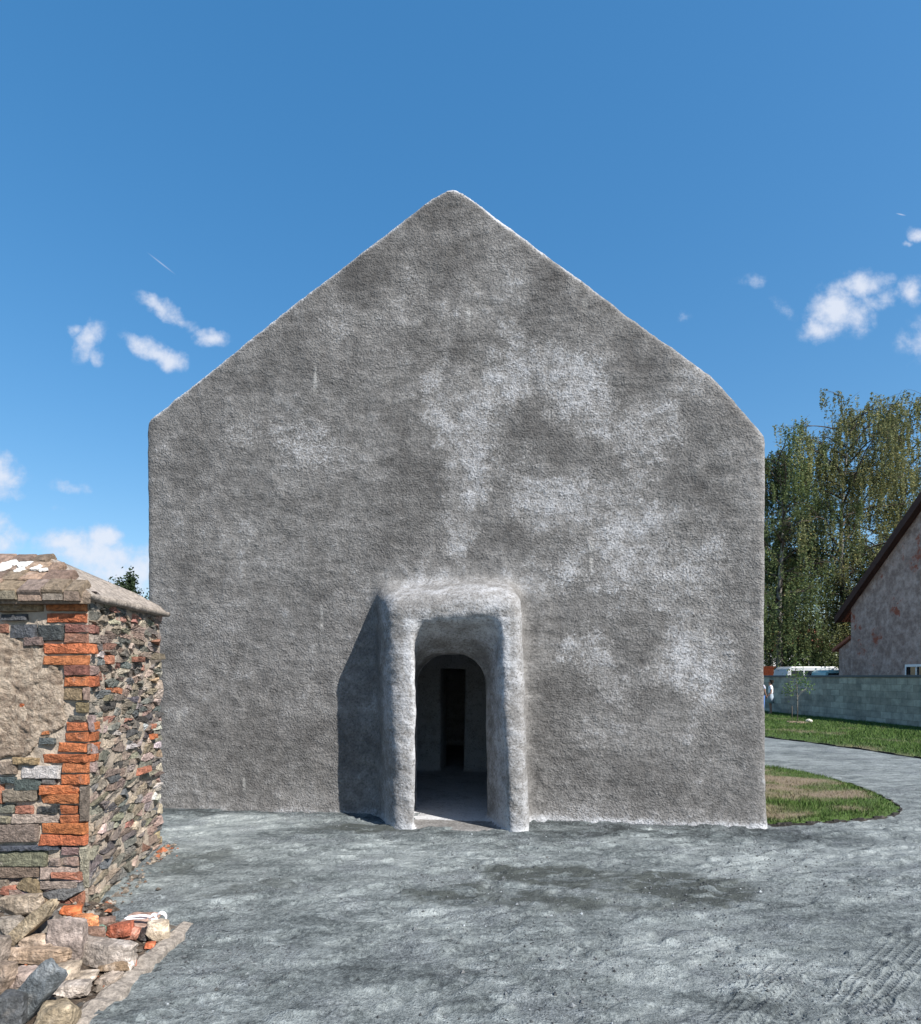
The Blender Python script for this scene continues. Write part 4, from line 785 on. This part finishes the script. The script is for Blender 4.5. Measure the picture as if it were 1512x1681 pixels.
# ------------------------------------------------------------------ trees
def ico_leaves(pos, size, col, r, squash=1.0):
    n = len(pos); a = r.normal(size=(n, 3)); a /= np.linalg.norm(a, axis=1, keepdims=True); b = r.normal(size=(n, 3)); b -= a*(a*b).sum(1, keepdims=True); b /= np.linalg.norm(b, axis=1, keepdims=True)
    a[:, 2] *= 1.0; s = (size*r.uniform(.6, 1.3, n))[:, None]; V = np.stack([pos-a*s, pos+b*s*.55, pos+a*s, pos-b*s*.55], 1).reshape(-1, 3)
    return V, np.arange(n*4).reshape(-1, 4), np.repeat(col, 4, 0)
def birch(x, y, hgt, rad, seed, label, strands=1500, dens=34, droop=2.6, leaf=.074, base=.18, name='birch_tree', tone=(.150, .165, .072), lean=0.0):
    r = np.random.default_rng(seed); root = empty(name, (x, y, 0)); tag(root, label, 'tree', 'birch trees behind the block wall')
    tr = MB(); br = MB(); top = Vector((lean, 0, hgt*.93)); pts = [Vector((0, 0, -.1))+Vector((math.sin(k*.9+seed)*.22*(k/8), math.cos(k*1.1+seed)*.2*(k/8), 0))+top*(k/8) for k in range(9)]
    tr.tube([p+Vector((x, y, 0)) for p in pts], [max(.03, .30*(1-k/8.4)) for k in range(9)], 10)
    tips = []; nb = 46
    for i in range(nb):
        t_ = base+(1-base)*(i+.5)/nb; k = t_*8; j = min(int(k), 7); o = pts[j].lerp(pts[j+1], k-j); a = i*2.399+r.uniform(-.4, .4)
        prof = math.sin(min(1, (1-t_)/(1-base)*1.08+.10)*math.pi*.62)**.5; L_ = rad*prof*r.uniform(.65, 1.1)+.4
        el = r.uniform(.05, .6)+.45*t_; d = Vector((math.cos(a)*math.cos(el), math.sin(a)*math.cos(el), math.sin(el))); p = o.copy(); q = [p.copy()]; n = 7
        for s in range(n): d = (d+Vector((0, 0, -.13*(s/n)*2))+Vector(r.normal(0, .10, 3))).normalized(); p = p+d*(L_/n); q.append(p.copy())
        br.tube([v+Vector((x, y, 0)) for v in q], [max(.012, (.02+.035*L_/rad*2)*(1-.85*s/n)) for s in range(n+1)], 5)
        for s in range(2, n+1):
            for _ in range(3):
                o2 = q[s]; a2 = r.uniform(0, 6.28); d2 = (d*.5+Vector((math.cos(a2), math.sin(a2), r.uniform(-.1, .6)))).normalized(); l2 = L_*r.uniform(.15, .42); q2 = [o2, o2+d2*l2*.5, o2+d2*l2+Vector((0, 0, -.12*l2))]
                br.tube([v+Vector((x, y, 0)) for v in q2], [.014, .010, .006], 4); tips.append((q2[1], q2[2]))
    T0 = np.array([t_[0][:] for t_ in tips]); T1 = np.array([t_[1][:] for t_ in tips]); pick = r.integers(0, len(tips), strands); f_ = r.random(strands)[:, None]
    o = T0[pick]*(1-f_)+T1[pick]*f_+r.normal(0, .16, (strands, 3)); ln = droop*r.uniform(.25, 1.0, strands)*(.45+.55*np.clip(1.15-o[:, 2]/hgt, 0, 1)*1.6); ln = np.minimum(ln, np.maximum(o[:, 2]-1.0, .3)); drift = r.normal(0, .16, (strands, 2))
    dens = int(dens*1.4); k_ = r.random((strands, dens)); k_.sort(1); z = -ln[:, None]*k_; arc = .35*np.sin(np.minimum(k_*3, 1)*1.57)
    pos = np.stack([o[:, 0, None]+drift[:, 0, None]*(k_+arc)+r.normal(0, .045, k_.shape), o[:, 1, None]+drift[:, 1, None]*(k_+arc)+r.normal(0, .045, k_.shape), o[:, 2, None]+z], -1).reshape(-1, 3)
    pc = np.repeat((r.random(strands)[:, None]), dens, 0).ravel(); cl = fbm(pos[:, 0]*.45, pos[:, 1]*.45, pos[:, 2]*.35, 2, seed)
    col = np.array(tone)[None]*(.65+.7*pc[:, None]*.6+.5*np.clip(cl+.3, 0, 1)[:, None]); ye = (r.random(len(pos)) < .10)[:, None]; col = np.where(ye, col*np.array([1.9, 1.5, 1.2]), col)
    hole = fbm(pos[:, 0]*.6+3, pos[:, 1]*.6, pos[:, 2]*.4, 2, seed+50) > -.17; pos, col = pos[hole], col[hole]
    V, Q, cc = ico_leaves(pos+np.array([x, y, 0]), leaf, col, r)
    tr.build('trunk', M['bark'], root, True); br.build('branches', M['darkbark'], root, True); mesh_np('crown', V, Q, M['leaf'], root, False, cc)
birch(28.6, 45.5, 22.6, 6.0, 1, 'tallest weeping birch, its crown top rising clear behind the block wall', 3600, 28, 4.2)
birch(34.6, 48.0, 23.2, 6.2, 2, 'weeping birch partly hidden behind the steep gable of the old farmhouse', 3200, 26, 4.0)
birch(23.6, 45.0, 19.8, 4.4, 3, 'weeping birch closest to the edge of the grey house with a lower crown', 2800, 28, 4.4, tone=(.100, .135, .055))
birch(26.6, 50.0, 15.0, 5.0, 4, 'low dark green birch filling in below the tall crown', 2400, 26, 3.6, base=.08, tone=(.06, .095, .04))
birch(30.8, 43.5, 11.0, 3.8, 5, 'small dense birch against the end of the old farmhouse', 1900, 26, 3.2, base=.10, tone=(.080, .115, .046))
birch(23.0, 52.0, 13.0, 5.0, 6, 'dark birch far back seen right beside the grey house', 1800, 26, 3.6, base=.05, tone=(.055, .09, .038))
def shrub_top(x, y, hgt):
    r = np.random.default_rng(9); root = empty('distant_tree', (x, y, 0)); tag(root, 'dark distant treetop just peeping over the coping of the ruined wall', 'tree')
    mb = MB(); mb.tube([(x, y, 0), (x, y, hgt*.9)], [.16, .03], 6); mb.build('trunk', M['darkbark'], root)
    n = 16000; a = r.random(n)*6.28; z = r.random(n); rr = np.sqrt(r.random(n))*1.5*(1-z)**.55*(1+.25*np.sin(a*5)); pos = np.stack([x+np.cos(a)*rr+.25*np.sin(z*40), y+np.sin(a)*rr, 1+z*(hgt-1)+.25*r.normal(0, 1, n)*(z > .8)], 1)
    col = np.array([.025, .042, .018])[None]*r.uniform(.6, 1.6, (n, 1)); V, Q, cc = ico_leaves(pos, .06, col, r); mesh_np('crown', V, Q, M['leaf'], root, False, cc)
shrub_top(-13.2, 24.0, 5.45)
def sapling():
    b = G(1309, 1189); root = empty('sapling', b); tag(root, 'thin young tree with a few leaves standing in the lawn before the block wall', 'tree'); r = np.random.default_rng(4)
    sc = b.y/F; mb = MB(); q = [b, b+Vector((0, 0, 45*sc)), b+Vector((-.04, 0, 75*sc)), b+Vector((-.10, 0, 98*sc))]; mb.tube(q, [.022, .018, .012, .005], 7)
    for (dx, z0, z1) in [(-.30, 45, 62), (.42, 44, 60), (-.22, 60, 82), (.20, 60, 80), (.12, 72, 92), (-.35, 50, 70), (.5, 50, 66)]: mb.tube([b+Vector((0, 0, z0*sc)), b+Vector((dx*.6, r.uniform(-.2, .2), (z0+z1)/2*sc)), b+Vector((dx, r.uniform(-.3, .3), z1*sc))], [.009, .006, .003], 5)
    mb.build('trunk', M['bark'], root, True)
    n = 420; c0 = np.array([(-.28, 62), (-.22, 80), (.15, 84), (.45, 62), (-.05, 95), (-.32, 55), (.05, 75), (.2, 70)]); k = r.integers(0, 8, n)
    pos = np.stack([b.x+c0[k, 0]+r.normal(0, .09, n), b.y+r.normal(0, .15, n), c0[k, 1]*sc+r.normal(0, .14, n)], 1); col = np.array([.09, .15, .045])[None]*r.uniform(.6, 1.7, (n, 1)); V, Q, cc = ico_leaves(pos, .038, col, r); mesh_np('crown', V, Q, M['leaf'], root, False, cc)
    s = MB(); s.tube([b+Vector((-.17, .05, 0)), b+Vector((-.17, .05, 30*sc))], .014, 6); s.build('stake', M['darkbark'], root, True); s = MB(); s.tube([b+Vector((0, 0, 39*sc)), b+Vector((0, 0, 40.5*sc))], .028, 8); s.build('tie', M['rubber'], root)
    mb = MB(); n = 18; vs = []; fs = []
    for j, (rr, hh) in enumerate(((.42, .04), (.36, .10), (.20, .11), (.05, .09))):
        for i in range(n): k_ = 1+.12*math.sin(i*2.1+j); vs.append(b+Vector((math.cos(i*6.283/n)*rr*k_, math.sin(i*6.283/n)*rr*k_, hh+.01*math.sin(i*3.3))))
    for j in range(3):
        for i in range(n): fs.append((j*n+i, j*n+(i+1) % n, (j+1)*n+(i+1) % n, (j+1)*n+i))
    fs.append(tuple(3*n+i for i in range(n))); mb.add(vs, fs, (.24, .18, .13)); mb.build('mulch_ring', M['soil'], root, False)
    return b
sb = sapling()
def small_stone():
    bm = bmesh.new(); bmesh.ops.create_icosphere(bm, subdivisions=3, radius=1); V = np.array([v.co[:] for v in bm.verts]); F_ = np.array([[v.index for v in f_.verts] for f_ in bm.faces]); bm.free()
    V = V*(1+.3*fbm(V[:, 0]*2, V[:, 1]*2, V[:, 2]*2, 2, 5)[:, None])*np.array([.11, .09, .08]); o = mesh_np('stone', V, F_, M['rubble'], None, False, np.tile((.6, .58, .5), (len(V), 1)), k=3); o.location = (sb.x+.38, sb.y-.1, .12); tag(o, 'single pale stone on the mulch ring beside the sapling', 'stone')
small_stone()

# ------------------------------------------------------------------ old farmhouse with its lean-to
def farmhouse():
    X0, X1 = 24.0, 38.0; Yb = X0/((1397-CX)/F); ze = H+(CY-1020)/F*(Yb+.5); Yr = 30.6; ov = 1.0
    sl_ = (H+(CY-815)/F*31.3-ze)/(Yb+ov-31.0); zr = ze+sl_*(Yb+ov-Yr); Ya = Yr-(Yb-Yr); root = empty('farmhouse', (X0, Yb, 0)); tag(root, 'old farmhouse gable with peeling plaster, red brick patches and a steep dark roof edge', 'house')
    zw = lambda y: zr-sl_*abs(y-Yr)-.05
    mb = MB(); pr = [(Ya, -.1), (Yb, -.1), (Yb, zw(Yb)), (Yr, zw(Yr)), (Ya, zw(Ya))]
    # window opening on the gable: wall built round it
    wy0, wy1 = X0/((1488-CX)/F), X0/((1518-CX)/F); wz0, wz1 = 1.35, 2.30
    n = 5; vs = [Vector((X1, y, z)) for y, z in pr]; 
    outer = [Vector((X0, y, z)) for y, z in pr]; hole = [Vector((X0, y, z)) for y, z in ((wy1, wz0), (wy0, wz0), (wy0, wz1), (wy1, wz1))]; ins = [p+Vector((.18, 0, 0)) for p in hole]
    V = outer+vs+hole+ins; fs = [(9, 8, 7, 6, 5), (0, 5, 6, 1), (1, 6, 7, 2), (2, 7, 8, 3), (3, 8, 9, 4), (4, 9, 5, 0)]
    fs += [(0, 1, 11, 10), (1, 2, 12, 11), (2, 3, 13, 12), (3, 4, 13), (4, 0, 10, 13), (10, 11, 15, 14), (11, 12, 16, 15), (12, 13, 17, 16), (13, 10, 14, 17)]
    mb.add(V, fs); mb.build('wall', M['oldwall'], root)
    mb = MB(); g = .35
    for s_ in (1, -1):
        ye = Yr+s_*(Yb+ov-Yr); a = [(X0-g, Yr, zr+.06), (X0-g, ye, ze), (X1+g, ye, ze), (X1+g, Yr, zr+.06)]
        if s_ > 0: a = a[::-1]
        up_ = [Vector(p)+Vector((0, 0, .30)) for p in a]; dn_ = [Vector(p) for p in a]; mb.add(dn_+up_, [(0,1,2,3),(7,6,5,4),(0,4,5,1),(1,5,6,2),(2,6,7,3),(3,7,4,0)])
    rf = mb.build('roof', M['tile'], root)
    mb = MB()
    for s_ in (1, -1):
        ye = Yr+s_*(Yb+ov-Yr); x0, x1 = X0-g-.05, X0-g-.003
        vs = [Vector((x, y, z+q)) for x in (x0, x1) for (y, z, q) in ((Yr, zr+.06, -.12), (ye, ze, -.12), (ye, ze, .36), (Yr, zr+.06, .36))]
        mb.add(vs, [(0,1,2,3),(7,6,5,4),(0,4,5,1),(1,5,6,2),(2,6,7,3),(3,7,4,0)])
    mb.build('verge_board', M['darkwood'], rf)
    mb = MB()
    for s_ in (1, -1):
        ye = Yr+s_*(Yb+ov-Yr); x0, x1 = X0-g+.0, X0-.004
        vs = [Vector((x, y, z+q)) for x in (x0, x1) for (y, z, q) in ((Yr, zr+.06, -.05), (ye, ze, -.05), (ye, ze, -.004), (Yr, zr+.06, -.004))]
        mb.add(vs, [(0,1,2,3),(7,6,5,4),(0,4,5,1),(1,5,6,2),(2,6,7,3),(3,7,4,0)])
    mb.build('soffit', M['darkwood'], rf)
    w = MB()
    for (a, b, c_, d) in ((wy0-.10, wy1+.0, wz0, wz0+.1), (wy0-.10, wy1, wz1-.12, wz1), (wy0-.12, wy0, wz0, wz1), (wy1, wy1+.12, wz0, wz1)): pass
    yy0, yy1 = min(wy0, wy1), max(wy0, wy1)
    w.box((X0-.02, yy0-.09, wz0-.09), (X0+.08, yy1+.09, wz0)); w.box((X0-.02, yy0-.09, wz1), (X0+.08, yy1+.09, wz1+.13)); w.box((X0-.02, yy0-.09, wz0), (X0+.08, yy0, wz1)); w.box((X0-.02, yy1, wz0), (X0+.08, yy1+.09, wz1)); w.box((X0+.03, (yy0+yy1)/2-.035, wz0), (X0+.075, (yy0+yy1)/2+.035, wz1))
    wo = w.build('window', M['whiteframe'], root); p = MB(); p.box((X0+.10, yy0+.002, wz0+.002), (X0+.12, yy1-.002, wz1-.002)); p.build('pane', M['glass'], wo)
    # lean-to
    r2 = empty('shed', (X0, Yb, 0)); tag(r2, 'small shed with a red tiled roof tucked behind the end of the old farmhouse', 'shed')
    y0, y1 = Yb+.02, Yb+1.35; m = MB(); V = [Vector(p) for p in ((X0+.1, y0, -.1), (X0+.1, y1, -.1), (X0+.1, y1, 3.5), (X0+.1, y0, 4.1), (X0+4, y0, -.1), (X0+4, y1, -.1), (X0+4, y1, 3.5), (X0+4, y0, 4.1))]
    m.add(V, [(0,1,2,3),(7,6,5,4),(0,4,5,1),(1,5,6,2),(2,6,7,3),(3,7,4,0)]); m.build('wall', M['oldwall'], r2)
    m = MB(); V = [Vector(p) for p in ((X0-.1, y0, 4.12), (X0-.1, y1+.4, 3.36), (X0+4.1, y1+.4, 3.36), (X0+4.1, y0, 4.12))]; V += [p+Vector((0, 0, .18)) for p in V]; m.add(V, [(0,1,2,3),(7,6,5,4),(0,4,5,1),(1,5,6,2),(2,6,7,3),(3,7,4,0)]); m.build('roof', M['tile'], r2)
farmhouse()
def far_house(x, y, w, h, label, col, orient=0):
    r = empty('house', (x, y, 0)); tag(r, label, 'house'); m = MB(); m.box((x-w/2, y, -.1), (x+w/2, y+8, h)); m.add([(x-w/2, y, h), (x-w/2, y+8, h), (x-w/2, y+4, h+2.6)], [(0, 1, 2)]); m.add([(x+w/2, y, h), (x+w/2, y+8, h), (x+w/2, y+4, h+2.6)], [(2, 1, 0)]); m.build('wall', M['pwhite'], r)
    m = MB()
    for s_ in (-1, 1):
        V = [Vector((x-w/2-.3, y+4, h+2.6)), Vector((x+w/2+.3, y+4, h+2.6)), Vector((x+w/2+.3, y+4+s_*4.5, h-.3)), Vector((x-w/2-.3, y+4+s_*4.5, h-.3))]; V += [p+Vector((0, 0, .15)) for p in V]; m.add(V, [(0,1,2,3),(7,6,5,4),(0,4,5,1),(1,5,6,2),(2,6,7,3),(3,7,4,0)])
    m.build('roof', M['tile'], r)
    for k in range(3):
        cx_ = x-w/2+w*(k+.5)/3; m = MB(); m.box((cx_-.6, y-.05, 2.9), (cx_+.6, y-.003, 4.3)); wo = m.build('window', M['whiteframe'], r); m = MB(); m.box((cx_-.5, y-.07, 3.0), (cx_+.5, y-.053, 4.2)); m.build('pane', M['glass'], wo)
far_house(40.5, 74, 9, 5.2, 'white rendered house glimpsed low between the birch trunks', None)
def van():
    x0, y0 = P(1291, 1100, 41.3).x, 41.3; L_ = 4.3; r = empty('parked_van', (x0+L_/2, y0+.9, 0)); tag(r, 'white van with dark windows parked behind the block wall, only its top showing', 'van')
    zt = 2.45; prof = [(0, .45), (0, 1.6), (.12, 2.25), (.35, zt), (L_-.95, zt), (L_-.62, 2.2), (L_-.2, 1.45), (L_, 1.25), (L_, .45)]
    def ext(prof, ya, yb, mat, name, parent, bev=.0):
        m = MB(); n = len(prof); V = [Vector((x0+a, ya, z)) for a, z in prof]+[Vector((x0+a, yb, z)) for a, z in prof]; m.add(V, [tuple(range(n)), tuple(reversed(range(n, 2*n)))]+[(i, i+n, (i+1) % n+n, (i+1) % n) for i in range(n)]); return m.build(name, mat, parent, False, bev)
    b = ext(prof, y0, y0+1.85, M['vanpaint'], 'body', r, .05)
    ext([(0.02, 1.35), (L_-.3, 1.35), (L_-.12, 1.1), (0.02, 1.1)], y0-.012, y0-.003, M['teal'], 'stripe', r)
    for (a, c_) in ((.35, 1.15), (1.25, 2.05), (2.15, 2.85)): ext([(a, 1.62), (c_, 1.62), (c_, 2.18), (a, 2.18)], y0-.014, y0-.003, M['glass'], 'window', r)
    ext([(2.95, 1.60), (3.95, 1.60), (3.62, 2.15), (2.95, 2.18)], y0-.014, y0-.003, M['glass'], 'window', r)
    for a in (.8, 3.5):
        for yy in (y0-.02, y0+1.67):
            m = MB(); m.tube([(x0+a, yy, .33), (x0+a, yy+.2, .33)], .33, 20); w = m.build('wheel', M['rubber'], r); m = MB(); m.tube([(x0+a, yy-.012, .33), (x0+a, yy-.002, .33)], .2, 16); m.build('rim', M['vanpaint'], w)
    # second vehicle, pale teal, nose just behind
    x1 = P(1352, 1100, 39.6).x; r = empty('parked_car', (x1+1.0, 39.6, 0)); tag(r, 'pale teal car roof beside the white van, just above the block wall', 'car'); L2 = 3.6
    def e2(prof, ya, yb, mat, name):
        m = MB(); n = len(prof); V = [Vector((x1+a, ya, z)) for a, z in prof]+[Vector((x1+a, yb, z)) for a, z in prof]; m.add(V, [tuple(range(n)), tuple(reversed(range(n, 2*n)))]+[(i, i+n, (i+1) % n+n, (i+1) % n) for i in range(n)]); return m.build(name, mat, r, False, .03 if name == 'body' else 0)
    e2([(0, .35), (-.05, 1.1), (.15, 2.05), (.4, 2.2), (1.35, 2.2), (1.6, 2.0), (1.75, 1.3), (1.8, .35)], 39.6, 41.2, M['teal'], 'body'); e2([(.22, 1.45), (1.45, 1.45), (1.38, 2.0), (.3, 2.0)], 39.585, 39.597, M['glass'], 'window')
    for a in (.3, 1.45):
        m = MB(); m.tube([(x1+a, 39.58, .3), (x1+a, 39.78, .3)], .3, 18); m.build('wheel', M['rubber'], r)
van()
def skip():
    a = P(1245, 1100, 36); b = P(1271, 1096, 36); r = empty('container', ((a.x+b.x)/2, 36, 0)); tag(r, 'orange red container edge showing over the block wall beside the grey house', 'container')
    m = MB(); x0, x1, zt = a.x-.6, b.x, b.z; V = [Vector(p) for p in ((x0, 36, 0), (x1-.2, 36, 0), (x1-.2, 38, 0), (x0, 38, 0), (x0, 36, zt), (x1, 36, zt), (x1, 38, zt), (x0, 38, zt))]; m.add(V, [(0,3,2,1),(4,5,6,7),(0,1,5,4),(1,2,6,5),(2,3,7,6),(3,0,4,7)])
    for k in range(5): xx = x0+.2+k*(x1-x0-.5)/4; m.box((xx, 35.94, .1), (xx+.07, 35.998, zt-.12))
    m.build('bin', M['orange'], r, False, .02); m = MB(); m.box((x0-.04, 35.93, zt+.002), (x1+.05, 36.06, zt+.08)); m.build('rim', M['orange'], r)
skip()

# ------------------------------------------------------------------ people by the block wall
def person(loc, h, face, label, top_c, low_c, skirt, hair_c=(.02, .014, .01), skin_c=(.30, .17, .12)):
    r = empty('person', loc, face); tag(r, label, 'person'); k = h/1.65
    def skin(name, verts, edges, rad, mat, lvl=2):
        me = bpy.data.meshes.new(name); me.from_pydata([Vector(v)*k for v in verts], edges, []); o = bpy.data.objects.new(name, me); C.objects.link(o); o.parent = r; me.materials.append(mat)
        o.modifiers.new('skin', 'SKIN'); 
        for i, q in enumerate(rad):
            q = q if isinstance(q, tuple) else (q, q); me.skin_vertices[0].data[i].radius = (q[0]*k, q[1]*k)
        me.skin_vertices[0].data[0].use_root = True; s = o.modifiers.new('sub', 'SUBSURF'); s.levels = lvl; s.render_levels = lvl
        for p in me.polygons: p.use_smooth = True
        return o
    # faces -X in local +Y? local +Y is forward
    V = [(0, 0, .90), (0, .0, 1.08), (0, -.01, 1.28), (0, 0, 1.40), (0, .01, 1.47), (0, .015, 1.56), (0, .01, 1.63)]; E = [(i, i+1) for i in range(6)]; R_ = [(.14, .10), (.12, .09), (.145, .10), (.07, .06), (.045, .045), (.072, .085), (.055, .065)]
    V.append((0, .10, 1.545)); E.append((5, 7)); R_.append(.016)                  # nose
    for s in (-1, 1):
        b = len(V); V += [(s*.085, 0, .84), (s*.09, .01, .48), (s*.09, -.02, .09), (s*.09, .12, .03)]; E += [(0, b), (b, b+1), (b+1, b+2), (b+2, b+3)]; R_ += [.085, .052, .036, (.035, .025)]
        b = len(V); V += [(s*.17, 0, 1.36), (s*.20, -.01, 1.10), (s*.17, .13, .93), (s*.16, .17, .87)]; E += [(3, b), (b, b+1), (b+1, b+2), (b+2, b+3)]; R_ += [.048, .036, .026, (.030, .018)]
        for q, (dx, ln) in enumerate(((-.024, .055), (-.008, .065), (.008, .060), (.024, .048))):
            c_ = len(V); V += [(s*.16+dx, .19, .845), (s*.16+dx, .20, .845-ln)]; E += [(b+3, c_), (c_, c_+1)]; R_ += [.009, .007]
        c_ = len(V); V += [(s*.135, .19, .88), (s*.125, .215, .85)]; E += [(b+2, c_), (c_, c_+1)]; R_ += [.010, .008]
    skin('body', V, E, R_, cm('skin_tone', skin_c))
    skin('hair', [(0, -.025, 1.60), (0, -.03, 1.655), (0, -.07, 1.56), (0, -.065, 1.48)], [(0, 1), (0, 2), (2, 3)], [(.088, .09), (.05, .06), (.06, .05), (.04, .035)], cm('hair_dark', hair_c))
    skin('shirt', [(0, 0, .98), (0, -.01, 1.26), (0, 0, 1.39), (.15, 0, 1.36), (.20, -.01, 1.20), (-.15, 0, 1.36), (-.20, -.01, 1.20)], [(0, 1), (1, 2), (2, 3), (3, 4), (2, 5), (5, 6)], [(.155, .115), (.158, .115), (.085, .072), .062, .055, .062, .055], cm('shirt_cloth', top_c))
    if skirt:
        m = MB(); n = 20; vs = []
        for (z, rr) in ((1.02, .135), (.86, .17), (.55, .215), (.555, .20)):
            for i in range(n): a = i*6.283/n; q = rr*(1+.04*math.sin(a*6)*(z < .7)); vs.append(Vector((math.cos(a)*q, math.sin(a)*q*.8, z))*k)
        m.add(vs, [(j*n+i, j*n+(i+1) % n, (j+1)*n+(i+1) % n, (j+1)*n+i) for j in range(3) for i in range(n)]); o = m.build('skirt', cm('skirt_cloth', low_c), None, True); o.parent = r
    else: skin('trousers', [(0, 0, .98), (.085, 0, .84), (.09, .01, .48), (.09, -.02, .10), (-.085, 0, .84), (-.09, .01, .48), (-.09, -.02, .10)], [(0, 1), (1, 2), (2, 3), (0, 4), (4, 5), (5, 6)], [(.155, .12), .105, .078, .066, .105, .078, .066], cm('trouser_cloth', low_c))
    skin('shoes', [(.09, -.03, .045), (.09, .13, .035)], [(0, 1)], [(.042, .04), (.040, .028)], cm('shoe_leather', (.12, .10, .09))); skin('shoes', [(-.09, -.03, .045), (-.09, .13, .035)], [(0, 1)], [(.042, .04), (.040, .028)], cm('shoe_leather', (.12, .10, .09)))
q = G(1265, 1174); person((q.x, q.y, .03), 1.56, math.radians(70), 'person with short dark hair, white top and pale grey skirt standing by the block wall', (.75, .75, .80), (.30, .36, .42), True)
q = G(1249, 1176); person((q.x, q.y, .03), 1.62, math.radians(-60), 'person in blue trousers almost hidden behind the edge of the grey house', (.40, .42, .50), (.09, .17, .42), False)
